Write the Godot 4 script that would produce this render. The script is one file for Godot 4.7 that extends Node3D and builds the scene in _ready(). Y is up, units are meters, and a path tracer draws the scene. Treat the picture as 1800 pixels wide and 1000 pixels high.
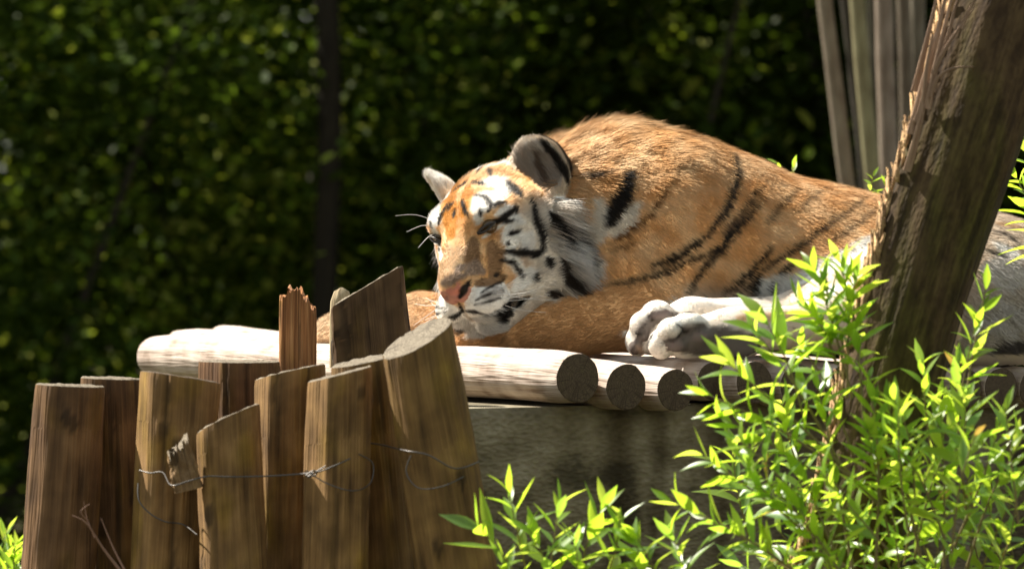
extends Node3D
# A tiger dozing on a log platform in dappled zoo sunlight. Metres, y up; platform top near y = -0.14, ground at y = -1.

const GROUND := -1.0
const ALONG := Vector3(-0.5, 0.0, -0.866)      # the way the platform logs run, away from their near ends
const ACROSS := Vector3(0.866, 0.0, -0.5)      # the way they lie beside one another
var rng := RandomNumberGenerator.new()
var bump_noise := FastNoiseLite.new()
var M := {}

func _ready() -> void:
	# ---------------------------------------------------------------- camera, sky, sun, exposure
	var cam := Camera3D.new()
	cam.name = "camera"
	add_child(cam)
	cam.position = Vector3(0, 0.166, 12)
	cam.look_at(Vector3.ZERO)
	cam.near = 0.5
	cam.far = 300.0
	var lens := CameraAttributesPhysical.new()
	lens.frustum_focus_distance = 11.9
	lens.frustum_focal_length = 244.5
	lens.exposure_aperture = 4.9
	lens.frustum_far = 300.0
	lens.frustum_near = 0.5
	cam.attributes = lens
	cam.keep_aspect = Camera3D.KEEP_HEIGHT
	cam.fov = 5.616
	var env := Environment.new()
	env.background_mode = Environment.BG_SKY
	var sky_m := ProceduralSkyMaterial.new()
	sky_m.sky_top_color = Color(0.55, 0.58, 0.60)
	sky_m.sky_horizon_color = Color(0.66, 0.66, 0.62)
	sky_m.ground_horizon_color = Color(0.3, 0.3, 0.26)
	sky_m.ground_bottom_color = Color(0.2, 0.19, 0.15)
	sky_m.sky_curve = 0.2
	var sky := Sky.new()
	sky.sky_material = sky_m
	env.sky = sky
	env.background_energy_multiplier = 0.82
	env.tonemap_mode = Environment.TONE_MAPPER_LINEAR
	env.tonemap_exposure = 2.65
	env.sdfgi_enabled = true
	env.ssao_enabled = true
	env.ssil_enabled = true
	var we := WorldEnvironment.new()
	we.name = "world_environment"
	we.environment = env
	add_child(we)
	var sun := DirectionalLight3D.new()
	sun.name = "sun"
	sun.light_energy = 1.6
	sun.light_color = Color(1.0, 0.965, 0.91)
	sun.light_angular_distance = 0.5
	sun.shadow_enabled = true
	add_child(sun)
	sun.look_at_from_position(Vector3(-5.4, 7.2, -3.5), Vector3.ZERO)

	rng.seed = 7
	bump_noise.seed = 3
	bump_noise.frequency = 1.0
	bump_noise.fractal_octaves = 3
	make_materials()
	make_ground()
	make_wall()
	make_logs()
	make_posts()
	make_wires()
	make_poles()
	make_leaning_tree()
	make_background()
	make_tiger()
	make_willows()
	make_twigs()

# ==================================================================== bookkeeping
func tag(o: Node, label: String, category: String, group := "", kind := "") -> void:
	o.set_meta("label", label)
	o.set_meta("category", category)
	if group: o.set_meta("group", group)
	if kind: o.set_meta("kind", kind)

func thing(called: String, label: String, category: String, at := Vector3.ZERO, group := "") -> Node3D:
	var o := Node3D.new()
	o.name = called
	o.position = at
	add_child(o, true)
	tag(o, label, category, group)
	return o

func part(called: String, mesh: Mesh, m: Material, parent: Node = self, at := Vector3.ZERO) -> MeshInstance3D:
	var o := MeshInstance3D.new()
	o.name = called
	o.mesh = mesh
	o.position = at
	o.material_override = m
	parent.add_child(o, true)
	return o

func many(called: String, mesh: Mesh, m: Material, where: Array, parent: Node, tints: Array = []) -> MultiMeshInstance3D:
	var mm := MultiMesh.new()
	mm.transform_format = MultiMesh.TRANSFORM_3D
	mm.use_colors = tints.size() > 0
	mm.mesh = mesh
	mm.instance_count = where.size()
	for i in where.size():
		mm.set_instance_transform(i, where[i])
		if tints.size(): mm.set_instance_color(i, tints[i])
	var o := MultiMeshInstance3D.new()
	o.name = called
	o.multimesh = mm
	o.material_override = m
	o.set_meta("kind", "stuff")
	parent.add_child(o, true)
	return o

# ==================================================================== materials
func lin(r: float, g: float, b: float) -> Color:
	return Color(r, g, b).linear_to_srgb()

func noise_image(w: int, h: int, freq: float, octaves: int, seed_: int, stretch_x := 1, stretch_y := 1) -> Image:
	var n := FastNoiseLite.new()
	n.seed = seed_
	n.frequency = freq
	n.fractal_octaves = octaves
	var im := n.get_seamless_image(w / stretch_x, h / stretch_y)
	im.convert(Image.FORMAT_L8)
	if stretch_x > 1 or stretch_y > 1:
		im.resize(w, h, Image.INTERPOLATE_CUBIC)
	return im

# layers: [image, weight]...; a grey mix remapped by contrast, then a colour ramp (linear colours)
func blend_layers(layers: Array, contrast: float, mid := 0.5) -> PackedFloat32Array:
	var first: Image = layers[0][0]
	var n := first.get_width() * first.get_height()
	var out := PackedFloat32Array()
	out.resize(n)
	for l in layers:
		var d: PackedByteArray = l[0].get_data()
		var k: float = l[1] / 255.0
		for i in n:
			out[i] += d[i] * k
	var total := 0.0
	for l in layers: total += l[1]
	for i in n:
		out[i] = clampf((out[i] / total - mid) * contrast + 0.5, 0.0, 1.0)
	return out

func ramp_texture(v: PackedFloat32Array, w: int, h: int, stops: Array) -> ImageTexture:
	var lut := []
	for i in 256:
		var t := i / 255.0 * (stops.size() - 1)
		var k := mini(int(t), stops.size() - 2)
		lut.append(stops[k].lerp(stops[k + 1], t - k).linear_to_srgb())
	var bytes := PackedByteArray()
	bytes.resize(w * h * 3)
	for i in w * h:
		var c: Color = lut[int(v[i] * 255.0)]
		bytes[i * 3] = int(clampf(c.r, 0, 1) * 255.0)
		bytes[i * 3 + 1] = int(clampf(c.g, 0, 1) * 255.0)
		bytes[i * 3 + 2] = int(clampf(c.b, 0, 1) * 255.0)
	return ImageTexture.create_from_image(Image.create_from_data(w, h, false, Image.FORMAT_RGB8, bytes))

func grey_texture(v: PackedFloat32Array, w: int, h: int) -> ImageTexture:
	var bytes := PackedByteArray()
	bytes.resize(w * h)
	for i in w * h: bytes[i] = int(v[i] * 255.0)
	return ImageTexture.create_from_image(Image.create_from_data(w, h, false, Image.FORMAT_L8, bytes))

func surface(albedo: Texture2D, height: Texture2D, cm: float, rough := 0.85, scale := Vector3.ONE, triplanar := false) -> StandardMaterial3D:
	var m := StandardMaterial3D.new()
	m.albedo_texture = albedo
	m.roughness = rough
	m.metallic_specular = 0.35
	m.uv1_scale = scale
	m.uv1_triplanar = triplanar
	if height:
		m.heightmap_enabled = true
		m.heightmap_texture = height
		m.heightmap_scale = cm
	m.vertex_color_use_as_albedo = true
	return m

func tinted(m: StandardMaterial3D, c: Color) -> StandardMaterial3D:
	var d: StandardMaterial3D = m.duplicate()
	d.albedo_color = c.linear_to_srgb()
	return d

func make_materials() -> void:
	# weathered peeled wood: streaks along v, blotches, fine grain
	var w := 256
	var h := 512
	var streak := noise_image(w, h, 0.06, 4, 11, 1, 32)
	var fine := noise_image(w, h, 0.30, 2, 12, 1, 32)
	var blotch := noise_image(w, h, 0.012, 4, 13)
	var wood_v := blend_layers([[streak, 0.8], [fine, 0.6], [blotch, 1.0]], 1.35)
	var wood_h := blend_layers([[streak, 1.0], [fine, 0.7], [blotch, 0.2]], 1.7)
	M.wood_tex = ramp_texture(wood_v, w, h, [Color(0.055, 0.036, 0.021), Color(0.13, 0.088, 0.05), Color(0.205, 0.145, 0.085), Color(0.30, 0.225, 0.14)])
	M.wood_h = grey_texture(wood_h, w, h)
	M.wood = surface(M.wood_tex, M.wood_h, 0.35, 0.8)
	# bleached platform logs
	var log_v := blend_layers([[streak, 0.7], [fine, 0.8], [blotch, 1.2]], 1.8)
	M.log_tex = ramp_texture(log_v, w, h, [Color(0.22, 0.16, 0.12), Color(0.44, 0.36, 0.305), Color(0.56, 0.48, 0.42), Color(0.64, 0.57, 0.50)])
	M.log = surface(M.log_tex, M.wood_h, 0.3, 0.8)
	# sawn ends: rings, checks and dirt
	M.end_tex = end_grain([Color(0.05, 0.036, 0.024), Color(0.082, 0.060, 0.040), Color(0.125, 0.094, 0.064)], 21)
	M.end = surface(M.end_tex, null, 0.0, 0.9)
	M.cut_tex = end_grain([Color(0.07, 0.055, 0.038), Color(0.14, 0.115, 0.08), Color(0.22, 0.19, 0.14)], 22)
	M.cut = surface(M.cut_tex, null, 0.0, 0.85)
	# fresh broken wood
	var fresh_v := blend_layers([[streak, 1.0], [fine, 0.8]], 2.0)
	M.fresh_tex = ramp_texture(fresh_v, w, h, [Color(0.16, 0.06, 0.02), Color(0.36, 0.16, 0.06), Color(0.50, 0.26, 0.11)])
	M.fresh = surface(M.fresh_tex, M.wood_h, 0.5, 0.75)
	# rough bark
	var c1 := noise_image(w, h, 0.05, 5, 31, 1, 4)
	var c2 := noise_image(w, h, 0.12, 3, 32, 1, 2)
	var bark_v := blend_layers([[c1, 0.8], [c2, 0.4], [streak, 0.9], [blotch, 0.5]], 1.7)
	M.bark_tex = ramp_texture(bark_v, w, h, [Color(0.03, 0.02, 0.013), Color(0.075, 0.052, 0.032), Color(0.14, 0.105, 0.062), Color(0.21, 0.165, 0.10)])
	M.bark = surface(M.bark_tex, grey_texture(blend_layers([[c1, 1.0], [c2, 0.7]], 2.2), w, h), 0.16, 0.9)
	# damp concrete with stains and runs
	var s1 := noise_image(w, h, 0.02, 5, 41)
	var s2 := noise_image(w, h, 0.2, 3, 42)
	var runs := noise_image(w, h, 0.03, 3, 43, 1, 16)
	var con_v := blend_layers([[s1, 1.2], [s2, 0.5], [runs, 0.9]], 2.3)
	M.concrete_tex = ramp_texture(con_v, w, h, [Color(0.07, 0.058, 0.036), Color(0.155, 0.132, 0.085), Color(0.215, 0.185, 0.125), Color(0.30, 0.27, 0.195)])
	M.concrete = surface(M.concrete_tex, grey_texture(blend_layers([[s2, 1.0], [s1, 0.8]], 1.6), w, h), 0.5, 0.9, Vector3(0.9, 0.9, 0.9))
	# leaf litter and soil
	var soil_v := blend_layers([[s2, 1.0], [s1, 1.0]], 2.4)
	M.soil = surface(ramp_texture(soil_v, w, h, [Color(0.03, 0.022, 0.013), Color(0.07, 0.052, 0.028), Color(0.05, 0.06, 0.018), Color(0.12, 0.09, 0.05)]), null, 0, 0.95, Vector3(0.8, 0.8, 0.8), true)
	M.soil.uv1_world_triplanar = true
	# foliage
	for k in 5:
		var lf := StandardMaterial3D.new()
		lf.albedo_color = [lin(0.075, 0.15, 0.018), lin(0.11, 0.21, 0.018), lin(0.07, 0.14, 0.028), lin(0.14, 0.23, 0.025), lin(0.20, 0.12, 0.03)][k]
		lf.roughness = 0.36
		lf.metallic_specular = 0.5
		lf.backlight_enabled = true
		lf.backlight = [lin(0.55, 0.85, 0.06), lin(0.7, 0.98, 0.06), lin(0.45, 0.7, 0.07), lin(0.8, 0.98, 0.10), lin(0.6, 0.4, 0.08)][k]
		lf.cull_mode = BaseMaterial3D.CULL_DISABLED
		M["willow%d" % k] = lf
	var hl := StandardMaterial3D.new()
	hl.albedo_color = Color.WHITE
	hl.vertex_color_use_as_albedo = true
	hl.roughness = 0.6
	hl.metallic_specular = 0.25
	hl.backlight_enabled = true
	hl.backlight = lin(1.0, 1.0, 0.55)
	hl.cull_mode = BaseMaterial3D.CULL_DISABLED
	M.hedge_leaf = hl
	var st := StandardMaterial3D.new()
	st.albedo_color = lin(0.17, 0.13, 0.05)
	st.roughness = 0.7
	M.stem = st
	var tw := StandardMaterial3D.new()
	tw.albedo_color = lin(0.20, 0.11, 0.07)
	tw.roughness = 0.8
	M.twig = tw
	var wire := StandardMaterial3D.new()
	wire.albedo_color = lin(0.10, 0.095, 0.09)
	wire.metallic = 0.75
	wire.roughness = 0.42
	M.wire = wire

func end_grain(stops: Array, seed_: int) -> ImageTexture:
	var n := FastNoiseLite.new()
	n.seed = seed_
	n.frequency = 0.02
	n.fractal_octaves = 4
	var s := 256
	var v := PackedFloat32Array()
	v.resize(s * s)
	for y in s:
		for x in s:
			var p := Vector2(x - 122, y - 131)
			var a := p.angle()
			var r := p.length() + n.get_noise_2d(x, y) * 14.0
			var t := 0.5 + 0.26 * sin(r * 0.55) + 0.3 * n.get_noise_2d(x * 2.2 + 400, y * 2.2) + 0.2 * n.get_noise_2d(a * 60.0, r * 0.7 + 900)
			var crack := absf(n.get_noise_2d(cos(a) * 55.0 + 77.0, sin(a) * 55.0))
			if crack < 0.04 and r > 20.0 + 60.0 * absf(n.get_noise_2d(a * 9.0, 5.0)): t -= 0.45
			if r > 122.0: t -= 0.2
			v[y * s + x] = clampf(t, 0, 1)
	return ramp_texture(v, s, s, stops)

# ==================================================================== mesh helpers
# rows of points that run round an axis (closed), each row one step along it; normals come from the neighbours
func ring_mesh(rows: Array, uv_around := 1.0, uv_along := 1.0, cols: Array = []) -> ArrayMesh:
	var n: int = rows[0].size()
	var nr := rows.size()
	var v := PackedVector3Array()
	var nn := PackedVector3Array()
	var uv := PackedVector2Array()
	var cc := PackedColorArray()
	var idx := PackedInt32Array()
	var run := 0.0
	for r in nr:
		var row: PackedVector3Array = rows[r]
		var r0: PackedVector3Array = rows[maxi(r - 1, 0)]
		var r1: PackedVector3Array = rows[mini(r + 1, nr - 1)]
		if r: run += row[0].distance_to(r0[0])
		for k in n + 1:
			var i := k % n
			v.append(row[i])
			var around := row[(i + 1) % n] - row[(i + n - 1) % n]
			var along := r1[i] - r0[i]
			nn.append(along.cross(around).normalized())
			uv.append(Vector2(k * uv_around / n, run * uv_along))
			if cols.size(): cc.append(cols[r][i])
	for r in nr - 1:
		for k in n:
			var a := r * (n + 1) + k
			var b := a + n + 1
			idx.append_array([a, a + 1, b, a + 1, b + 1, b])
	return arrays_mesh(v, nn, uv, idx, cc)

func arrays_mesh(v: PackedVector3Array, nn: PackedVector3Array, uv: PackedVector2Array, idx: PackedInt32Array, cc := PackedColorArray()) -> ArrayMesh:
	var arr := []
	arr.resize(Mesh.ARRAY_MAX)
	arr[Mesh.ARRAY_VERTEX] = v
	arr[Mesh.ARRAY_NORMAL] = nn
	if uv.size(): arr[Mesh.ARRAY_TEX_UV] = uv
	if cc.size(): arr[Mesh.ARRAY_COLOR] = cc
	arr[Mesh.ARRAY_INDEX] = idx
	var m := ArrayMesh.new()
	m.add_surface_from_arrays(Mesh.PRIMITIVE_TRIANGLES, arr)
	return m

# a disc that closes a ring, facing the way the ring's axis runs (a little domed, so that the edge reads as rounded)
func cap_mesh(ring: PackedVector3Array, axis: Vector3, dome := 0.0, inset := 0.94) -> ArrayMesh:
	var c := Vector3.ZERO
	for p in ring: c += p
	c /= ring.size()
	var n := ring.size()
	var nrm := Vector3.ZERO
	for i in n: nrm += (ring[(i + 1) % n] - c).cross(ring[i] - c)
	nrm = nrm.normalized()
	if nrm.dot(axis) < 0: nrm = -nrm
	var e1 := nrm.cross(Vector3(0.3, 0.2, 1)).normalized()
	var e2 := nrm.cross(e1)
	var reach := 0.0
	for p in ring: reach = maxf(reach, p.distance_to(c))
	var v := PackedVector3Array()
	var nn := PackedVector3Array()
	var uv := PackedVector2Array()
	var idx := PackedInt32Array()
	var fr := [0.0, 0.35, 0.7, inset, 1.0]
	for f in fr.size():
		for i in n:
			var q: Vector3 = c + (ring[i] - c) * fr[f]
			var side := (ring[i] - c).normalized()
			if f < 4:
				q += nrm * (dome + 0.0035 * bump_noise.get_noise_3dv(q * 40.0))
				nn.append(nrm)
			else:
				nn.append((nrm + side * 0.9).normalized())
			v.append(q)
			var d := q - c
			uv.append(Vector2(0.5 + d.dot(e1) / reach * 0.47, 0.5 + d.dot(e2) / reach * 0.47))
	for f in fr.size() - 1:
		for i in n:
			var a := f * n + i
			var b := f * n + (i + 1) % n
			var t := [a, a + n, b, b, a + n, b + n]
			if (v[a + n] - v[a]).cross(v[b + n] - v[a]).dot(nrm) > 0: t = [a, b, a + n, b, b + n, a + n]
			idx.append_array(t)
	return arrays_mesh(v, nn, uv, idx)

func frame_of(axis: Vector3) -> Array:
	var e1 := axis.cross(Vector3(0, 0, 1) if absf(axis.z) < 0.9 else Vector3(0, 1, 0)).normalized()
	return [e1, e1.cross(axis).normalized()]

# rings along a bent path; radius(s 0..1, angle) -> metres
func sweep(path: PackedVector3Array, sides: int, radius: Callable) -> Array:
	var rows := []
	var n := path.size()
	var e1 := Vector3.ZERO
	for i in n:
		var axis := (path[mini(i + 1, n - 1)] - path[maxi(i - 1, 0)]).normalized()
		if i == 0: e1 = frame_of(axis)[0]
		e1 = (e1 - axis * e1.dot(axis)).normalized()
		var e2 := e1.cross(axis)
		var row := PackedVector3Array()
		for k in sides:
			var a := TAU * k / sides
			row.append(path[i] + (e1 * cos(a) + e2 * sin(a)) * radius.call(float(i) / (n - 1), a))
		rows.append(row)
	return rows

func tube(path: PackedVector3Array, r0: float, r1: float, sides := 6) -> ArrayMesh:
	return ring_mesh(sweep(path, sides, func(s, _a): return lerpf(r0, r1, s)))

func bent(points: Array, steps: int) -> PackedVector3Array:
	var c := Curve3D.new()
	for i in points.size():
		var t: Vector3 = (points[mini(i + 1, points.size() - 1)] - points[maxi(i - 1, 0)]) / 6.0
		c.add_point(points[i], -t, t)
	var out := PackedVector3Array()
	var l := c.get_baked_length()
	for i in steps + 1: out.append(c.sample_baked(l * i / steps, true))
	return out

# ==================================================================== ground, wall
func make_ground() -> void:
	var st := SurfaceTool.new()
	st.begin(Mesh.PRIMITIVE_TRIANGLES)
	var n := 60
	for iz in n:
		for ix in n:
			var q := []
			for d in [[0, 0], [1, 0], [1, 1], [0, 1]]:
				var x: float = pow(absf((ix + d[0]) / 30.0 - 1.0), 2.2) * signf((ix + d[0]) / 30.0 - 1.0) * 140.0
				var z: float = pow(absf((iz + d[1]) / 30.0 - 1.0), 2.2) * signf((iz + d[1]) / 30.0 - 1.0) * 140.0 - 4.0
				q.append(Vector3(x, GROUND + 0.06 * bump_noise.get_noise_2d(x * 0.6, z * 0.6), z))
			for t in [0, 1, 2, 0, 2, 3]:
				st.set_smooth_group(0)
				st.add_vertex(q[t])
	st.index()
	st.generate_normals()
	var o := part("ground", st.commit(), M.soil)
	tag(o, "dark earth ground round the platform and below the hedge", "ground", "", "structure")

func make_wall() -> void:
	# one long damp concrete face under the log ends, a lip on top, a return along the left side
	var root := thing("concrete_wall", "damp stained concrete wall carrying the log platform", "wall", Vector3(0.2, GROUND, 0.4))
	var o0 := Vector3(0.131, -0.179, 0.500) + ALONG * 0.07
	var corner := Vector3(o0.x, 0, o0.z) - ACROSS * 0.26
	var inset := Vector3(0.2, GROUND, 0.4)
	var top := -0.238
	# face as a grid with gentle unevenness
	var out := -ALONG
	for piece in [["face", corner, ACROSS, 2.6, out, top], ["side_face", corner + ALONG * 1.0, -ALONG, 1.0, -ACROSS, top]]:
		var v := PackedVector3Array()
		var nn := PackedVector3Array()
		var uv := PackedVector2Array()
		var idx := PackedInt32Array()
		var cc := PackedColorArray()
		var nx := 130
		var ny := 24
		for iy in ny + 1:
			for ix in nx + 1:
				var a: float = piece[3] * ix / nx
				var y: float = lerpf(GROUND - 0.05, piece[5], float(iy) / ny)
				var edge := 0.012 if iy == ny else 0.0
				v.append(piece[1] + piece[2] * a + Vector3(0, y, 0) + piece[4] * (0.006 * bump_noise.get_noise_2d(a * 4.0, y * 4.0) - edge) - inset)
				nn.append((piece[4] + Vector3(0, 0.7 if iy == ny else 0.0, 0)).normalized())
				uv.append(Vector2(a, -y))
				var run := 0.0
				for d in [[0.40, 0.035], [0.49, 0.022], [0.64, 0.035], [0.85, 0.06], [1.12, 0.10], [1.4, 0.12]]:
					run = maxf(run, exp(-pow((a + 0.02 * bump_noise.get_noise_2d(y * 5.0, d[0] * 30.0) - d[0]) / d[1], 2.0)))
				cc.append(Color.WHITE.lerp(Color(0.38, 0.34, 0.28), run * 0.9))
		for iy in ny:
			for ix in nx:
				var a := iy * (nx + 1) + ix
				idx.append_array([a, a + nx + 1, a + 1, a + 1, a + nx + 1, a + nx + 2])
		part(piece[0], arrays_mesh(v, nn, uv, idx, cc), M.concrete, root)
	# the top slab that shows as a pale ledge in front of the logs
	var st := SurfaceTool.new()
	st.begin(Mesh.PRIMITIVE_TRIANGLES)
	var a0 := corner + out * -0.012 + Vector3(0, top, 0) - inset
	var q := [a0, a0 + ACROSS * 2.6, a0 + ACROSS * 2.6 + ALONG * 1.0, a0 + ALONG * 1.0]
	for t in [0, 2, 1, 0, 3, 2]:
		st.set_normal(Vector3.UP)
		st.set_uv(Vector2(q[t].x, q[t].z))
		st.add_vertex(q[t])
	part("top_ledge", st.commit(), M.concrete, root)

# ==================================================================== platform logs
func make_logs() -> void:
	# [near end point, radius, length, label]
	var near := [
		[Vector3(0.131, -0.179, 0.500), 0.0525, 1.88, "outermost bleached platform log, its whole left side and round end in view"],
		[Vector3(0.227, -0.194, 0.450), 0.0485, 1.97, "second bleached log from the outer edge, with a wide dark round end"],
		[Vector3(0.327, -0.202, 0.400), 0.0445, 1.99, "third platform log, the narrower one below the resting hind paws"],
		[Vector3(0.409, -0.191, 0.290), 0.0415, 1.86, "fourth platform log, cut short and set back behind its neighbours"],
		[Vector3(0.489, -0.197, 0.320), 0.045, 1.95, "fifth platform log, half hidden by the first willow leaves"],
		[Vector3(0.581, -0.205, 0.270), 0.047, 1.97, "sixth platform log, behind the willow leaves left of the leaning trunk"],
		[Vector3(0.673, -0.206, 0.215), 0.046, 1.94, "seventh platform log, ending beside the foot of the leaning trunk"],
		[Vector3(0.761, -0.208, 0.170), 0.047, 1.98, "eighth platform log, ending right behind the leaning trunk"],
		[Vector3(0.853, -0.212, 0.120), 0.045, 1.95, "ninth platform log, behind the right side of the leaning trunk"],
		[Vector3(0.935, -0.212, 0.070), 0.042, 1.96, "tenth platform log, first to show right of the leaning trunk"],
		[Vector3(1.012, -0.216, 0.030), 0.044, 1.97, "eleventh platform log, dark round end below the tiger's rump"],
		[Vector3(1.086, -0.219, -0.010), 0.043, 1.95, "last platform log, cut by the right edge of the view"],
		[Vector3(1.171, -0.221, -0.060), 0.044, 1.95, ""],
		[Vector3(1.259, -0.222, -0.110), 0.044, 1.95, ""],
	]
	for i in near.size():
		var e: Array = near[i]
		if e[3] == "": continue
		var p: Vector3 = e[0]
		var r: float = e[1]
		var tilt := Vector3(0, [0.0, 0.024, 0.044, 0.03, 0.02][mini(i, 4)] + rng.randf_range(-0.003, 0.003), 0)
		var far: Vector3 = p + ALONG * e[2] + tilt
		var o := thing("platform_log", e[3], "log", p, "logs of the platform deck")
		var path := PackedVector3Array()
		for k in 25: path.append((far - p) * (1.0 - k / 24.0) + Vector3(0, 0.004 * sin(k * 0.4 + i), 0))
		var off := i * 7.3
		var rows := sweep(path, 26, func(s, a):
			var ends := 0.93 if s < 0.001 or s > 0.999 else 1.0
			var knot := 0.10 * maxf(0.0, bump_noise.get_noise_3d(cos(a) * 0.9 + off, sin(a) * 0.9, s * 7.0) - 0.25)
			return r * (0.96 + 0.06 * bump_noise.get_noise_3d(cos(a) * 0.7 + off, sin(a) * 0.7, s * 3.0) + knot + 0.05 * s) * ends)
		part("wood_body", ring_mesh(rows, 1.0, 1.6), tinted(M.log, Color(1, 0.97, 0.94) * rng.randf_range(0.9, 1.05)), o)
		part("cut_end", cap_mesh(rows[24], -ALONG, 0.002), M.end, o)
		part("far_end", cap_mesh(rows[0], ALONG, 0.002), M.end, o)

# ==================================================================== palisade posts
# base and top are the axis ends; cut tilts the top: (rise along the photo's right, rise towards the viewer) per metre; flats: [angle, share of radius]
func post(called: String, label: String, base: Vector3, top: Vector3, r0: float, r1: float, cut: Vector2, tint: Color, flats: Array = [], cap: StandardMaterial3D = null, rough := 0.03, jag := 0.0, skin: StandardMaterial3D = null) -> Node3D:
	var o := thing(called, label, "post", base, "posts of the low palisade")
	var axis := (top - base).normalized()
	var e1 := (Vector3.RIGHT - axis * axis.x).normalized()
	var e2 := e1.cross(axis)
	var off := base.x * 31.0
	var sides := 72
	var steps := 70
	var rows := []
	var cols := []
	var cracks := []
	for n in 7: cracks.append([rng.randf_range(-PI, PI), rng.randf_range(0.0, 0.8), rng.randf_range(0.25, 0.9), rng.randf_range(0.05, 0.13)])
	var knots := []
	for n in 7: knots.append([rng.randf_range(-PI, PI), rng.randf_range(0.45, 0.97), rng.randf_range(0.006, 0.014)])
	var tall := (top - base).length()
	for k in steps + 1:
		var s := float(k) / steps
		var row := PackedVector3Array()
		var crow := []
		for j in sides:
			var a := TAU * j / sides
			var r := lerpf(r0, r1, s) * (1.0 + rough * 2.0 * bump_noise.get_noise_3d(cos(a) * 0.9 + off, sin(a) * 0.9, s * 2.2) + rough * 0.8 * bump_noise.get_noise_3d(cos(a) * 3.5 + off, sin(a) * 3.5, s * 2.0))
			for f in flats:
				var c := cos(a - f[0])
				if c > 0.01: r = minf(r, lerpf(r0, r1, s) * f[1] / c)
			var dark := 1.0
			for c in cracks:
				if s < c[1] or s > c[1] + c[2]: continue
				var dc := absf(wrapf(a - c[0] - 0.10 * bump_noise.get_noise_2d(s * 5.0, c[0] * 40.0), -PI, PI))
				var fade := minf(1.0, minf(s - c[1], c[1] + c[2] - s) * 9.0)
				if dc < 0.075:
					r *= 1.0 - c[3] * fade * (1.0 - dc / 0.075)
					dark = minf(dark, 1.0 - 0.45 * fade)
			for kn in knots:
				var away := Vector2(wrapf(a - kn[0], -PI, PI) * r0, (s - kn[1]) * tall * 0.6).length()
				if away < kn[2] * 1.8:
					r *= 1.0 + 0.05 * (1.0 - away / (kn[2] * 1.8))
					if away < kn[2]: dark = minf(dark, 0.42)
			var side := e1 * cos(a) + e2 * sin(a)
			var q := side * r
			var rise := cut.x * q.x + cut.y * q.z
			if skin: rise -= 1.15 * maxf(0.0, absf(q.x + 0.004) - 0.006)
			if jag > 0.0: rise += jag * (absf(bump_noise.get_noise_2d(a * 2.2 + off, 3.0)) * 2.0 - 0.4)
			var lift := (top - base).length() * s + rise * smoothstep(0.55, 1.0, s)
			if k == steps: q *= 0.985
			row.append(q + axis * lift)
			var moss_or_dapple := clampf(bump_noise.get_noise_3d(q.x * 9 + off, lift * 5.0, q.z * 9.0) * 1.6 - 0.1, 0.0, 0.75)  # moss tint, kept strong to paint dappled sun on the posts too
			var grime := 0.86 + 0.4 * bump_noise.get_noise_3d(q.x * 30 + off, lift * 9.0, q.z * 30.0)
			crow.append(Color(1, 1, 1).lerp(Color(0.95, 1.0, 0.42), moss_or_dapple) * (dark * grime))
		rows.append(row)
		cols.append(crow)
	part("post_body", ring_mesh(rows, 1.0, 1.3, cols), tinted(skin if skin else M.wood, tint), o)
	part("cut_top", cap_mesh(rows[steps], axis, 0.0015, 0.95), cap if cap else M.cut, o)
	return o

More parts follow.
